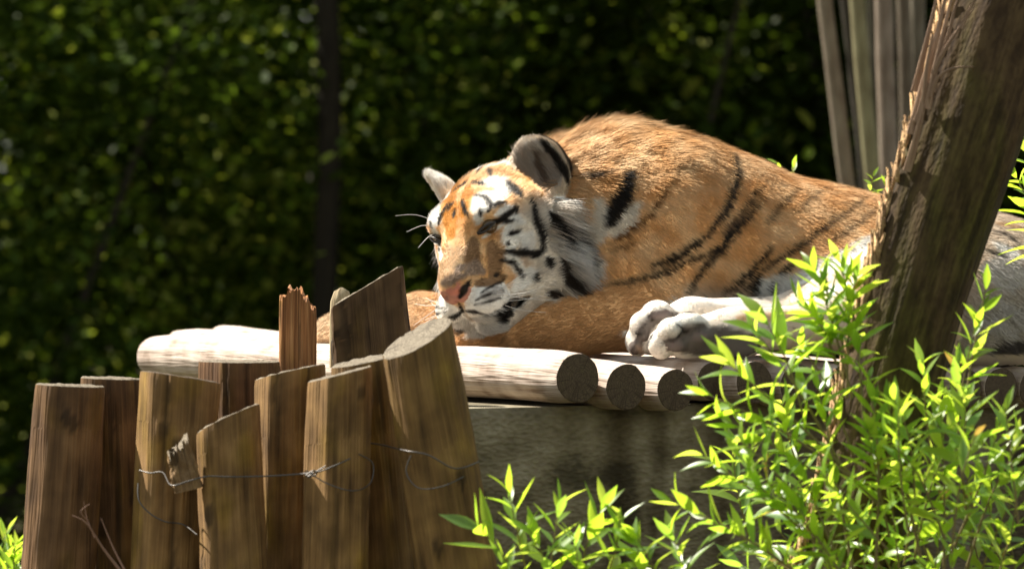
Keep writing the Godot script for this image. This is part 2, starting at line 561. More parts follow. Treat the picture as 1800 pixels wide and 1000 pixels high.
func make_posts() -> void:
	var g := GROUND - 0.05
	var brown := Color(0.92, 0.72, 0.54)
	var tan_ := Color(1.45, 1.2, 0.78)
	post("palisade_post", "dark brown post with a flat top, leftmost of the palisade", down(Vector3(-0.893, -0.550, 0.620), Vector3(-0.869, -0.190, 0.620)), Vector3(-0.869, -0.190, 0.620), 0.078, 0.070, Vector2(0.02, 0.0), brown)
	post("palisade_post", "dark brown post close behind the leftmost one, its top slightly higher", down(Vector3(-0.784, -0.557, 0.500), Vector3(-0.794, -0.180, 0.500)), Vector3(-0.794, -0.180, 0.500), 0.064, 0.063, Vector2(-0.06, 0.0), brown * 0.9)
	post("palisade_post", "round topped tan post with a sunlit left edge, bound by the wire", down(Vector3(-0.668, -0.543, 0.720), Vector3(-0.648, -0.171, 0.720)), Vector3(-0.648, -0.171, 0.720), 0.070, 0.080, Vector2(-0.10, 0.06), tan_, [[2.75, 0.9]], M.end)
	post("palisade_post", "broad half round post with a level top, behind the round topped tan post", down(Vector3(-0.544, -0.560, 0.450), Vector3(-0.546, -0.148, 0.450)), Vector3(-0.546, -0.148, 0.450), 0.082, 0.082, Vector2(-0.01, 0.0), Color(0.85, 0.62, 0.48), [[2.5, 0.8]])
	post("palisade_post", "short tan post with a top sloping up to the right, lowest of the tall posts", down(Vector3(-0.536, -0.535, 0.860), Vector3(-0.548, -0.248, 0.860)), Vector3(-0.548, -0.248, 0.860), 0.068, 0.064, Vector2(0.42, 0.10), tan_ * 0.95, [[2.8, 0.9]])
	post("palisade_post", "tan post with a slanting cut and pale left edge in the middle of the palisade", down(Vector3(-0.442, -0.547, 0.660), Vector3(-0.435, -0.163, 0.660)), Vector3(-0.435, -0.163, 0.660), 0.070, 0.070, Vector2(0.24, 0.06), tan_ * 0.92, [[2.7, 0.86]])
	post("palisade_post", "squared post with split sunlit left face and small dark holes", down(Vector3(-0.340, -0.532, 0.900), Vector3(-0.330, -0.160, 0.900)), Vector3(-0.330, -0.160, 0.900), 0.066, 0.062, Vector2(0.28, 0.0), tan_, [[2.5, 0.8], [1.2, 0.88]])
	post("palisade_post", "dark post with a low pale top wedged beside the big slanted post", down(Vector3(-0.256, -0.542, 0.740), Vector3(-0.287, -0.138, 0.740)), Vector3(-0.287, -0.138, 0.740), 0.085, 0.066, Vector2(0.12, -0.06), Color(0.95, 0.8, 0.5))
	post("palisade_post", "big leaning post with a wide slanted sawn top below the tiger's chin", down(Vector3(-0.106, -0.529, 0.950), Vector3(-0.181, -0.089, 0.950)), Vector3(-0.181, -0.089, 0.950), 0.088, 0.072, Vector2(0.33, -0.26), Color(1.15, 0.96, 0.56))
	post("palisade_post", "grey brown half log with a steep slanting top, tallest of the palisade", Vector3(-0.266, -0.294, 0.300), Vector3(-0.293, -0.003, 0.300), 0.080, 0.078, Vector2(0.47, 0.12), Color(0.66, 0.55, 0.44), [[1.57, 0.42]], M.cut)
	post("broken_post", "narrow splintered stump of fresh orange brown wood", down(Vector3(-0.431, -0.293, 0.340), Vector3(-0.431, -0.030, 0.340)), Vector3(-0.431, -0.007, 0.340), 0.045, 0.037, Vector2(-0.2, 0.0), Color(1, 1, 1), [[1.6, 0.7]], M.fresh, 0.08, 0.022, M.fresh)
	post("post_stub", "small pale splintered stub held by the wire between two posts", Vector3(-0.621, -0.382, 0.900), Vector3(-0.640, -0.303, 0.900), 0.027, 0.024, Vector2(0.5, -0.2), Color(1.5, 1.35, 1.1), [], M.cut, 0.10, 0.02)
	# the pale knob at the left shoulder of the half log
	var k := thing("wood_knob", "small rounded mossy stump behind the left shoulder of the tallest half log", "post", Vector3(-0.347, -0.166, 0.210), "posts of the low palisade")
	var rows := sweep(PackedVector3Array([Vector3.ZERO, Vector3(0, 0.10, 0), Vector3(0, 0.135, 0), Vector3(0, 0.155, 0), Vector3(0, 0.163, 0)]), 16, func(s, a): return [0.024, 0.024, 0.022, 0.015, 0.002][int(round(s * 4))] * (1.0 + 0.1 * sin(a * 3.0)))
	part("post_body", ring_mesh(rows, 1.0, 1.5), tinted(M.log, Color(0.75, 0.72, 0.5)), k)

# carries a post's lower end on to the ground along its own line
func down(low: Vector3, top: Vector3) -> Vector3:
	return top + (low - top) * ((top.y - GROUND + 0.04) / (top.y - low.y))

# ==================================================================== wires
func make_wires() -> void:
	var sets := [
		["tight grey wire strung across the tan posts of the palisade", [Vector3(-0.722, -0.348, 0.790), Vector3(-0.700, -0.353, 0.810), Vector3(-0.674, -0.351, 0.830), Vector3(-0.651, -0.370, 0.945), Vector3(-0.618, -0.362, 0.950), Vector3(-0.583, -0.353, 0.945), Vector3(-0.542, -0.354, 0.940), Vector3(-0.467, -0.353, 0.935), Vector3(-0.394, -0.347, 0.960), Vector3(-0.366, -0.342, 0.975), Vector3(-0.335, -0.330, 0.975), Vector3(-0.308, -0.318, 0.965)], 0.0014],
		["thin wire hanging in a slack bow across the round topped tan post", [Vector3(-0.725, -0.374, 0.780), Vector3(-0.722, -0.406, 0.800), Vector3(-0.700, -0.431, 0.810), Vector3(-0.669, -0.447, 0.815), Vector3(-0.637, -0.452, 0.810), Vector3(-0.604, -0.467, 0.900)], 0.0014],
		["thin twisted wire crossing the big leaning post", [Vector3(-0.283, -0.290, 0.900), Vector3(-0.248, -0.294, 0.930), Vector3(-0.202, -0.300, 1.040), Vector3(-0.159, -0.307, 1.060), Vector3(-0.116, -0.331, 1.050), Vector3(-0.091, -0.332, 1.035), Vector3(-0.063, -0.323, 0.990)], 0.0014],
		["loose loop of thin wire dangling from the squared post", [Vector3(-0.392, -0.341, 0.970), Vector3(-0.351, -0.365, 0.985), Vector3(-0.303, -0.379, 0.975), Vector3(-0.271, -0.366, 0.950), Vector3(-0.266, -0.329, 0.940), Vector3(-0.293, -0.310, 0.950)], 0.0012],
		["loose curl of thin wire on the front of the big leaning post", [Vector3(-0.191, -0.308, 1.055), Vector3(-0.200, -0.340, 1.055), Vector3(-0.177, -0.369, 1.065), Vector3(-0.134, -0.367, 1.065), Vector3(-0.091, -0.349, 1.040)], 0.0012],
	]
	for s in sets:
		var at: Vector3 = s[1][0]
		var pts := []
		for p in s[1]: pts.append(p - at)
		var o := part("binding_wire", tube(bent(pts, 60), s[2], s[2], 6), M.wire, self, at)
		tag(o, s[0], "wire", "wires on the palisade")
	var o2 := part("binding_wire", tube(bent([Vector3(-0.008, -0.006, 0.01), Vector3(0.008, 0.004, 0.012), Vector3(0.012, -0.004, 0.008), Vector3(-0.004, -0.008, 0.014), Vector3(0.03, 0.012, 0.01)], 30), 0.0015, 0.0015, 6), M.wire, self, Vector3(-0.385, -0.344, 0.970))
	tag(o2, "twisted wire knot at the lit corner of the squared post", "wire", "wires on the palisade")

# ==================================================================== poles behind the tiger
func make_poles() -> void:
	var list := [  # last value scales the tint; low ones paint the shaded gaps between poles
		[Vector3(0.846, 0.823, -4.000), Vector3(0.932, 0.211, -4.000), 0.030, "thin grey pole, leftmost of the bundle behind the tiger's back", 1.0],
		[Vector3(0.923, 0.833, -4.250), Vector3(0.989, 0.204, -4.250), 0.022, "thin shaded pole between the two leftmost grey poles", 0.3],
		[Vector3(0.944, 0.818, -3.900), Vector3(0.993, 0.195, -3.900), 0.031, "mossy grey pole with a bright left edge, third of the bundle", 1.05],
		[Vector3(1.019, 0.823, -4.000), Vector3(1.051, 0.188, -4.000), 0.036, "stout grey pole in the middle of the bundle behind the tiger's back", 1.0],
		[Vector3(1.082, 0.827, -4.100), Vector3(1.098, 0.188, -4.100), 0.027, "slim grey pole right of the stout middle pole", 0.65],
		[Vector3(1.140, 0.831, -4.200), Vector3(1.131, 0.188, -4.200), 0.031, "grey pole nearest the leaning trunk, partly hidden by it", 0.8],
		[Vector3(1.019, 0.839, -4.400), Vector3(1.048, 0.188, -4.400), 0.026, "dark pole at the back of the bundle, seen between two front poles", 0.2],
	]
	for i in list.size():
		var e: Array = list[i]
		var top: Vector3 = e[0]
		var low := down(e[1], top)
		top = top + (top - low) * 0.6
		var o := thing("wooden_pole", e[3], "pole", low, "bundle of poles behind the tiger")
		var path := PackedVector3Array()
		for k in 25: path.append((top - low) * (k / 24.0) + Vector3(0.005 * sin(k * 0.5 + i * 2.0), 0, 0))
		var r: float = e[2] * 0.70
		var rows := sweep(path, 16, func(s, a): return r * (1.12 - 0.2 * s) * (1.0 + 0.09 * bump_noise.get_noise_3d(cos(a) + i * 9, sin(a), s * 14.0) + 0.16 * maxf(0.0, bump_noise.get_noise_3d(cos(a) * 1.5 + i * 5, sin(a) * 1.5, s * 40.0) - 0.3)))
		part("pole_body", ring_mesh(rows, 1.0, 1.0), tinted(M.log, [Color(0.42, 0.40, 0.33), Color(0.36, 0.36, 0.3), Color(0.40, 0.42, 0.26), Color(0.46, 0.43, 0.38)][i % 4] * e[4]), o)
		part("cut_top", cap_mesh(rows[24], Vector3.UP), M.end, o)

# ==================================================================== leaning tree in front
func make_leaning_tree() -> void:
	var z := 0.95
	var low: Vector3 = Vector3(0.711, -0.236, 0.950)
	var line := [down(low, Vector3(0.754, -0.052, 0.950)), Vector3(0.715, -0.220, 0.950), Vector3(0.742, -0.117, 0.950), Vector3(0.771, -0.009, 0.950), Vector3(0.810, 0.121, 0.950), Vector3(0.863, 0.284, 0.950), Vector3(0.913, 0.447, 0.930), Vector3(0.973, 0.622, 0.900), Vector3(1.092, 1.016, 0.850), Vector3(1.200, 1.552, 0.750)]
	var base: Vector3 = line[0]
	var o := thing("leaning_tree", "leaning bare tree trunk with peeling bark, in front of the tiger's hindquarters", "tree", base)
	var pts := []
	for p in line: pts.append(p - base)
	var path := bent(pts, 110)
	var rad := func(s, a):
		var y := path[int(s * 110)].y + base.y
		var r := 0.099 + 0.010 * clampf((y - 0.0) / 0.5, -1.0, 1.6) + 0.03 * clampf((-0.35 - y) / 0.6, 0.0, 1.0)
		var ridge := bump_noise.get_noise_3d(cos(a) * 2.6, sin(a) * 2.6, s * 6.0)
		var fine := bump_noise.get_noise_3d(cos(a) * 8.0, sin(a) * 8.0, s * 14.0)
		var fold := bump_noise.get_noise_3d(cos(a) * 1.1 + 5.0, sin(a) * 1.1, s * 2.0)
		return r * (1.0 + 0.018 * ridge + 0.008 * fine + 0.10 * fold)
	var rows := sweep(path, 96, rad)
	var cols := []
	for i in rows.size():
		var crow := []
		for j in 96:
			var q: Vector3 = rows[i][j]
			var moss_or_dapple := clampf(bump_noise.get_noise_3d(q.x * 9 + 3, q.y * 1.6, q.z * 9.0) * 1.7 + 0.35, 0.0, 1.0)  # moss alone on this trunk
			crow.append(Color(0.58, 0.50, 0.38).lerp(Color(0.46, 0.52, 0.20), clampf(moss_or_dapple * 1.3, 0.0, 1.0)))
		cols.append(crow)
	part("trunk", ring_mesh(rows, 2.0, 1.6, cols), M.bark, o)
	# the flaking bark along the left side: many separate curled plates standing proud
	var st := SurfaceTool.new()
	st.begin(Mesh.PRIMITIVE_TRIANGLES)
	var rough := RandomNumberGenerator.new()
	rough.seed = 91
	for n in 520:
		var i := rough.randi_range(20, 84)
		var row: PackedVector3Array = rows[i]
		var c := path[i]
		var want := Vector3(-1, 0.15, rough.randf_range(-0.35, 0.5)).normalized()
		var best := 0
		var most := -9.0
		for j in 96:
			var d := (row[j] - c).normalized().dot(want)
			if d > most:
				most = d
				best = j
		var p := row[best]
		var nrm := (p - c).normalized()
		var along := (path[i + 1] - path[i - 1]).normalized()
		along = (along + Vector3(rough.randf_range(-0.2, 0.2), 0, rough.randf_range(-0.2, 0.2))).normalized()
		var side := nrm.cross(along).normalized()
		var len_ := rough.randf_range(0.02, 0.075)
		var wid := rough.randf_range(0.003, 0.009)
		var lift := rough.randf_range(0.0, 0.017)
		var q := [p - along * len_ * 0.5 - side * wid * 0.4, p - along * len_ * 0.5 + side * wid * 0.4 , p + side * wid + nrm * lift * 0.5, p + along * len_ * 0.5 + nrm * lift, p - side * wid + nrm * lift * 0.5]
		var thick := nrm * 0.0025
		var tri := func(a: Vector3, b: Vector3, c3: Vector3):
			for x in [a, b, c3]:
				st.set_uv(Vector2(x.x * 6.0, x.y * 6.0))
				st.add_vertex(x)
		for f in [[0, 1, 2], [0, 2, 4], [4, 2, 3]]: tri.call(q[f[0]] + thick, q[f[1]] + thick, q[f[2]] + thick)
		for f in [[0, 1], [1, 2], [2, 3], [3, 4], [4, 0]]:
			tri.call(q[f[0]] + thick, q[f[0]] - thick, q[f[1]] + thick)
			tri.call(q[f[1]] + thick, q[f[0]] - thick, q[f[1]] - thick)
	st.generate_normals()
	var plates := part("bark_flakes", st.commit(), tinted(M.bark, Color(3.3, 2.9, 2.45)), o)
	plates.set_meta("kind", "stuff")
	# fibrous strips torn loose near the top
	var strips := [
		[[Vector3(0.757, 0.299, 1.020), Vector3(0.779, 0.391, 1.030), Vector3(0.802, 0.477, 1.030), Vector3(0.825, 0.574, 1.020)], 0.008],
		[[Vector3(0.785, 0.347, 1.040), Vector3(0.802, 0.433, 1.050), Vector3(0.819, 0.508, 1.050), Vector3(0.839, 0.584, 1.040)], 0.006],
		[[Vector3(0.795, 0.412, 1.050), Vector3(0.814, 0.452, 1.060), Vector3(0.841, 0.495, 1.070), Vector3(0.873, 0.538, 1.065)], 0.004],
		[[Vector3(0.790, 0.369, 1.050), Vector3(0.805, 0.406, 1.060), Vector3(0.835, 0.423, 1.065), Vector3(0.872, 0.425, 1.060)], 0.0035],
		[[Vector3(0.767, 0.321, 1.030), Vector3(0.779, 0.364, 1.040), Vector3(0.784, 0.422, 1.050), Vector3(0.795, 0.487, 1.050)], 0.007],
		[[Vector3(0.750, 0.229, 1.010), Vector3(0.767, 0.299, 1.030), Vector3(0.777, 0.347, 1.040), Vector3(0.787, 0.412, 1.040)], 0.007],
		[[Vector3(0.811, 0.444, 1.055), Vector3(0.827, 0.497, 1.060), Vector3(0.837, 0.540, 1.060), Vector3(0.853, 0.578, 1.055)], 0.004],
		[[Vector3(0.847, 0.497, 1.070), Vector3(0.860, 0.529, 1.070), Vector3(0.871, 0.548, 1.068), Vector3(0.875, 0.563, 1.065)], 0.003],
		[[Vector3(0.764, 0.380, 1.000), Vector3(0.779, 0.445, 1.010), Vector3(0.792, 0.499, 1.010), Vector3(0.807, 0.564, 1.000)], 0.006],
	]
	for s in strips:
		var sp := []
		for p in s[0]: sp.append(p - base)
		var w: float = s[1]
		part("bark_strip", ring_mesh(sweep(bent(sp, 14), 7, func(t, a): return w * (1.0 - 0.75 * t) * (1.0 + 0.4 * cos(2.0 * a)))), tinted(M.log, Color(1.05, 0.84, 0.68)), o)
	# crown well above the view
	var top: Vector3 = pts[-1]
	var leaves := []
	var tints := []
	var cr := RandomNumberGenerator.new()
	cr.seed = 17
	for b in 5:
		var tip := top + Vector3(cr.randf_range(0.2, 1.6), cr.randf_range(0.7, 1.6), cr.randf_range(0.2, 1.4))
		part("limb", tube(bent([top, top.lerp(tip, 0.5) + Vector3(0, 0.2, 0), tip], 10), 0.05, 0.012, 8), M.bark, o)
		for n in 160:
			var p := tip + Vector3(cr.randfn(0, 0.3), cr.randfn(0, 0.25), cr.randfn(0, 0.3))
			leaves.append(Transform3D(Basis.from_euler(Vector3(cr.randf() * 6.0, cr.randf() * 6.0, 0)).scaled(Vector3.ONE * 0.07), p))
			tints.append(Color(0.07, 0.15, 0.02))
	many("crown", round_leaf(), M.hedge_leaf, leaves, o, tints)

# ==================================================================== hedge and trees behind
func round_leaf() -> ArrayMesh:
	var v := PackedVector3Array([Vector3(0, 0, 0), Vector3(-0.3, 0.35, 0.06), Vector3(0, 0.45, -0.03), Vector3(0.3, 0.35, 0.06), Vector3(-0.22, 0.75, 0.05), Vector3(0.22, 0.75, 0.05), Vector3(0, 1, 0)])
	var st := SurfaceTool.new()
	st.begin(Mesh.PRIMITIVE_TRIANGLES)
	st.set_smooth_group(0)
	for i in [0, 2, 1, 0, 3, 2, 1, 2, 4, 2, 3, 5, 4, 2, 6, 2, 5, 6]:
		st.set_uv(Vector2.ZERO)
		st.add_vertex(v[i])
	st.index()
	st.generate_normals()
	return st.commit()

func make_background() -> void:
	var leaf := round_leaf()
	var fr := RandomNumberGenerator.new()
	fr.seed = 23
	var spots := [
		[Vector3(-3.3, GROUND, -8.2), 1.5, 2.9, "broad dark leafed shrub at the far left of the shaded hedge", 1.0],
		[Vector3(-1.9, GROUND, -8.0), 1.35, 2.8, "dense shrub with many sun flecked leaves left of the shaded tree trunk", 1.1],
		[Vector3(-0.75, GROUND, -8.6), 1.3, 2.7, "shrub just behind the shaded tree trunk, left of the tiger's head", 1.0],
		[Vector3(0.3, GROUND, -8.3), 1.3, 3.0, "shrub with yellow green flecks above the tiger's head", 1.0],
		[Vector3(1.35, GROUND, -8.5), 1.3, 5.2, "very dark shrub above the tiger's shoulders", 1.25],
		[Vector3(2.4, GROUND, -8.1), 1.3, 4.8, "very dark shrub behind the bundle of grey poles", 1.3],
		[Vector3(3.5, GROUND, -8.4), 1.4, 5.0, "dark shrub beyond the leaning trunk at the far right of the hedge", 1.2],
		[Vector3(-2.9, GROUND, -13.2), 1.9, 6.0, "taller shrub in the second row behind the left of the hedge", 1.0],
		[Vector3(0.3, GROUND, -13.4), 2.0, 6.4, "taller shrub in the second row behind the middle of the hedge", 1.0],
		[Vector3(3.2, GROUND, -13.2), 2.0, 6.2, "taller shrub in the second row behind the right of the hedge", 1.1],
		[Vector3(-5.4, GROUND, -13.9), 2.2, 7.0, "tallest shrub in the second row at the far left edge"],
		[Vector3(-1.3, GROUND, -16.0), 2.6, 7.5, "tall shrub in the third row behind the slim trunks"],
		[Vector3(2.0, GROUND, -16.2), 2.6, 7.5, "tall shrub in the third row behind the tiger's shoulders"],
		[Vector3(5.6, GROUND, -13.8), 2.4, 7.0, "tall shrub in the second row at the far right edge"],
	]
	var dark_stem := StandardMaterial3D.new()
	dark_stem.albedo_color = lin(0.035, 0.028, 0.018)
	dark_stem.roughness = 0.9
	for s in spots:
		if s.size() == 4: s.append(1.2)
		var at: Vector3 = s[0]
		var o := thing("hedge_shrub", s[3], "shrub", at, "shrubs of the shaded hedge")
		var rr: float = s[1]
		var hh: float = s[2]
		for k in 3:
			var a := TAU * k / 3.0 + fr.randf()
			var tip := Vector3(cos(a) * rr * 0.7, hh * fr.randf_range(0.6, 0.85), sin(a) * rr * 0.7)
			part("stem", tube(bent([Vector3(cos(a) * 0.12, 0, sin(a) * 0.12), Vector3(cos(a) * rr * 0.35, hh * 0.3, sin(a) * rr * 0.35), tip], 10), 0.022, 0.006, 6), dark_stem, o)
		var where := []
		var tints := []
		var clumps := []
		for c in (150 if hh < 3.5 else 260):
			var p := Vector3(fr.randf_range(-1, 1), fr.randf(), fr.randf_range(-1, 1))
			while Vector2(p.x, p.z).length() > 1.0 - 0.5 * maxf(0.0, p.y - 0.55): p = Vector3(fr.randf_range(-1, 1), fr.randf(), fr.randf_range(-1, 1))
			clumps.append(Vector3(p.x * rr, 0.03 + p.y * hh, p.z * rr * (0.6 if hh < 3.5 else 1.0)))
		var count := int((18000 if hh < 3.5 else 22000) * s[4])
		for n in count:
			var c: Vector3 = clumps[n % clumps.size()]
			var p := c + Vector3(fr.randfn(0, 0.17), fr.randfn(0, 0.15), fr.randfn(0, 0.17))
			p.y = maxf(p.y, 0.0)
			var size := fr.randf_range(0.06, 0.10) * (2.5 if hh > 5.3 else (0.78 if hh < 3.5 else 1.2))
			var b := Basis.from_euler(Vector3(fr.randf_range(-1.9, -0.6), fr.randf() * TAU, fr.randf_range(-0.5, 0.5)))
			where.append(Transform3D(b.scaled(Vector3.ONE * size), p))
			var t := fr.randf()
			var sunny := 0.27 if at.x < 0.5 else 0.05  # share of leaves given a paler tint as painted sun flecks
			sunny *= smoothstep(-0.25, 0.35, bump_noise.get_noise_3dv((at + c) * 0.9)) * 1.7
			if hh > 3.5: sunny *= 0.5
			if t < sunny: tints.append(Color(0.22, 0.31, 0.025).lerp(Color(0.44, 0.48, 0.10), fr.randf()))
			else: tints.append(Color(0.036, 0.064, 0.010).lerp(Color(0.10, 0.155, 0.018), t * t) * (1.0 if at.x < 1.0 else 0.6))  # right hand shrubs get darker leaves, deep shade put into the tint
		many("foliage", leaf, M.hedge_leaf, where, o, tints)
	# slim trunks among the leaves
	var trunks := [
		[Vector3(-0.631, -0.336, -7.620), Vector3(-0.642, 1.086, -7.620), 0.040, "straight dark grey tree trunk at the front of the hedge, left of the tiger"],
	]
	var dark_bark := tinted(M.bark, Color(0.15, 0.16, 0.15))
	for t in trunks:
		var top: Vector3 = t[1]
		var low := down(t[0], top)
		top = top + (top - low) * 1.6
		var o := thing("slim_tree", t[3], "tree", low, "slim trees in front of the hedge")
		var r: float = t[2]
		var path := PackedVector3Array()
		for k in 31: path.append((top - low) * (k / 30.0) + Vector3(0.02 * sin(k * 0.5 + r * 90.0), 0, 0))
		var rows := sweep(path, 14, func(s, a): return r * (1.15 - 0.5 * s) * (1.0 + 0.14 * bump_noise.get_noise_3d(cos(a) + r * 99, sin(a), s * 12.0)))
		part("trunk", ring_mesh(rows, 1.0, 1.0), dark_bark, o)
		var where := []
		var tints := []
		for b in 4:
			var from := (top - low) * (0.72 + 0.07 * b)
			var tip := from + Vector3(cos(b * 1.7 + r * 50) * 0.9, 0.6, sin(b * 1.7 + r * 50) * 0.9)
			part("branch", tube(bent([from, from.lerp(tip, 0.5) + Vector3(0, -0.06, 0), tip], 8), r * 0.4, 0.006, 6), M.bark, o)
			for n in 500:
				where.append(Transform3D(Basis.from_euler(Vector3(fr.randf_range(-1.9, -0.6), fr.randf() * TAU, 0)).scaled(Vector3.ONE * fr.randf_range(0.05, 0.08)), tip + Vector3(fr.randfn(0, 0.4), fr.randfn(0, 0.3), fr.randfn(0, 0.4))))
				tints.append(Color(0.06, 0.12, 0.014))
		many("crown", leaf, M.hedge_leaf, where, o, tints)
	# the low sunlit herbs at the lower left corner
	var herbs := []
	var ht := []
	for n in 2600:
		var p := Vector3(fr.randf_range(-2.6, 0.2), GROUND, fr.randf_range(-4.6, -2.2))
		var b := Basis.from_euler(Vector3(fr.randf_range(-1.6, 0.1), fr.randf() * TAU, fr.randf_range(-0.4, 0.4)))
		herbs.append(Transform3D(b.scaled(Vector3.ONE * fr.randf_range(0.05, 0.1)), p + Vector3(0, fr.randf_range(0.0, 0.14), 0)))
		ht.append(Color(0.10, 0.2, 0.02).lerp(Color(0.14, 0.24, 0.03), fr.randf()))
	var hb := many("low_herbs", leaf, M.hedge_leaf, herbs, self, ht)
	tag(hb, "low sunlit green herbs on the ground behind the palisade", "plants", "", "stuff")

# ==================================================================== willow shrubs in front
func willow_leaf(curl: float) -> ArrayMesh:
	# a lance shaped blade, one unit long, folded along its midrib and bowed
	var v := PackedVector3Array()
	var nn := PackedVector3Array()
	var idx := PackedInt32Array()
	var w := [0.010, 0.062, 0.097, 0.112, 0.103, 0.074, 0.036, 0.003]
	for i in w.size():
		var t := i / 7.0
		var z := -curl * t * t
		var slope := Vector3(0, 1, -2.0 * curl * t).normalized()
		for s in [-1.0, 0.0, 1.0]:
			v.append(Vector3(s * w[i], t, z + absf(s) * w[i] * 0.38))
			var side := Vector3(1, 0, 0.38 * s).normalized()
			nn.append(side.cross(slope).normalized())
	for i in w.size() - 1:
		for c in 2:
			var a := i * 3 + c
			idx.append_array([a, a + 3, a + 1, a + 1, a + 3, a + 4])
	return arrays_mesh(v, nn, PackedVector2Array(), idx)

func willow(called: String, label: String, root_at: Vector3, shoots: Array, seed_: int) -> void:
	var o := thing(called, label, "shrub" if called == "willow_shrub" else "plant", root_at, "willow shrubs in front of the wall" if called == "willow_shrub" else "")
	var r := RandomNumberGenerator.new()
	r.seed = seed_
	var blades := [willow_leaf(0.10), willow_leaf(0.24), willow_leaf(-0.06), willow_leaf(0.38)]
	var leaves := []          # [z, transform, kind, tint]
	for s in shoots:
		var from: Vector3 = s[0] - root_at
		var tip: Vector3 = s[1] - root_at
		var mid := from.lerp(tip, 0.5) + Vector3(r.randf_range(-0.012, 0.012), 0.012, r.randf_range(-0.01, 0.02))
		var path := bent([from, mid, tip], 14)
		var span := from.distance_to(tip)
		part("shoot", tube(path, clampf(span * 0.012, 0.0018, 0.006), 0.0008, 5), M.stem, o)
		var n: int = s[2]
		var bare: float = s[3]
		var turn := r.randf() * TAU
		for k in n:
			var t := lerpf(bare, 1.0, (k + r.randf() * 0.5) / n)
			var i := mini(int(t * 14.0), 13)
			var p := path[i].lerp(path[i + 1], t * 14.0 - i)
			var axis := (path[i + 1] - path[i]).normalized()
			turn += 2.4 + r.randf_range(-0.3, 0.3)
			var fr := frame_of(axis)
			var side: Vector3 = fr[0] * cos(turn) + fr[1] * sin(turn)
			var open := lerpf(1.15, 0.45, pow(t, 2.0)) + r.randf_range(-0.18, 0.18)
			var dir := (axis * cos(open) + side * sin(open) + Vector3(0, r.randf_range(-0.1, 0.1), 0)).normalized()
			var zz := (side.cross(dir)).normalized().cross(dir) * -1.0
			var face := (axis - dir * axis.dot(dir)).normalized()
			if r.randf() < 0.4: face = (face + Vector3(r.randf_range(-1, 1), r.randf_range(-1, 1), r.randf_range(-1, 1)) * 0.6).normalized()
			face = (face - dir * face.dot(dir)).normalized()
			var x := dir.cross(face)
			var size: float = s[4] * 1.42 * lerpf(1.0, 0.62, pow(t, 3.0)) * r.randf_range(0.75, 1.15)
			var b := Basis(x * size * r.randf_range(0.95, 1.3), dir * size, face * size)
			leaves.append([p.z + root_at.z + r.randf() * 0.1, Transform3D(b, p), r.randi() % 4, [0, 1, 2, 1, 3, 3, 1][r.randi() % 7] if r.randf() > 0.008 else 4])
	leaves.sort_custom(func(a, b): return a[0] > b[0])
	var rest := {}
	for i in leaves.size():
		var e: Array = leaves[i]
		if i < 300:
			var lf := part("leaf", blades[e[2]], M["willow%d" % e[3]], o)
			lf.transform = e[1]
		else:
			if not rest.has(e[3]): rest[e[3]] = []
			rest[e[3]].append(e[1])
	for k in rest: many("leaves", blades[k % 4], M["willow%d" % k], rest[k], o)

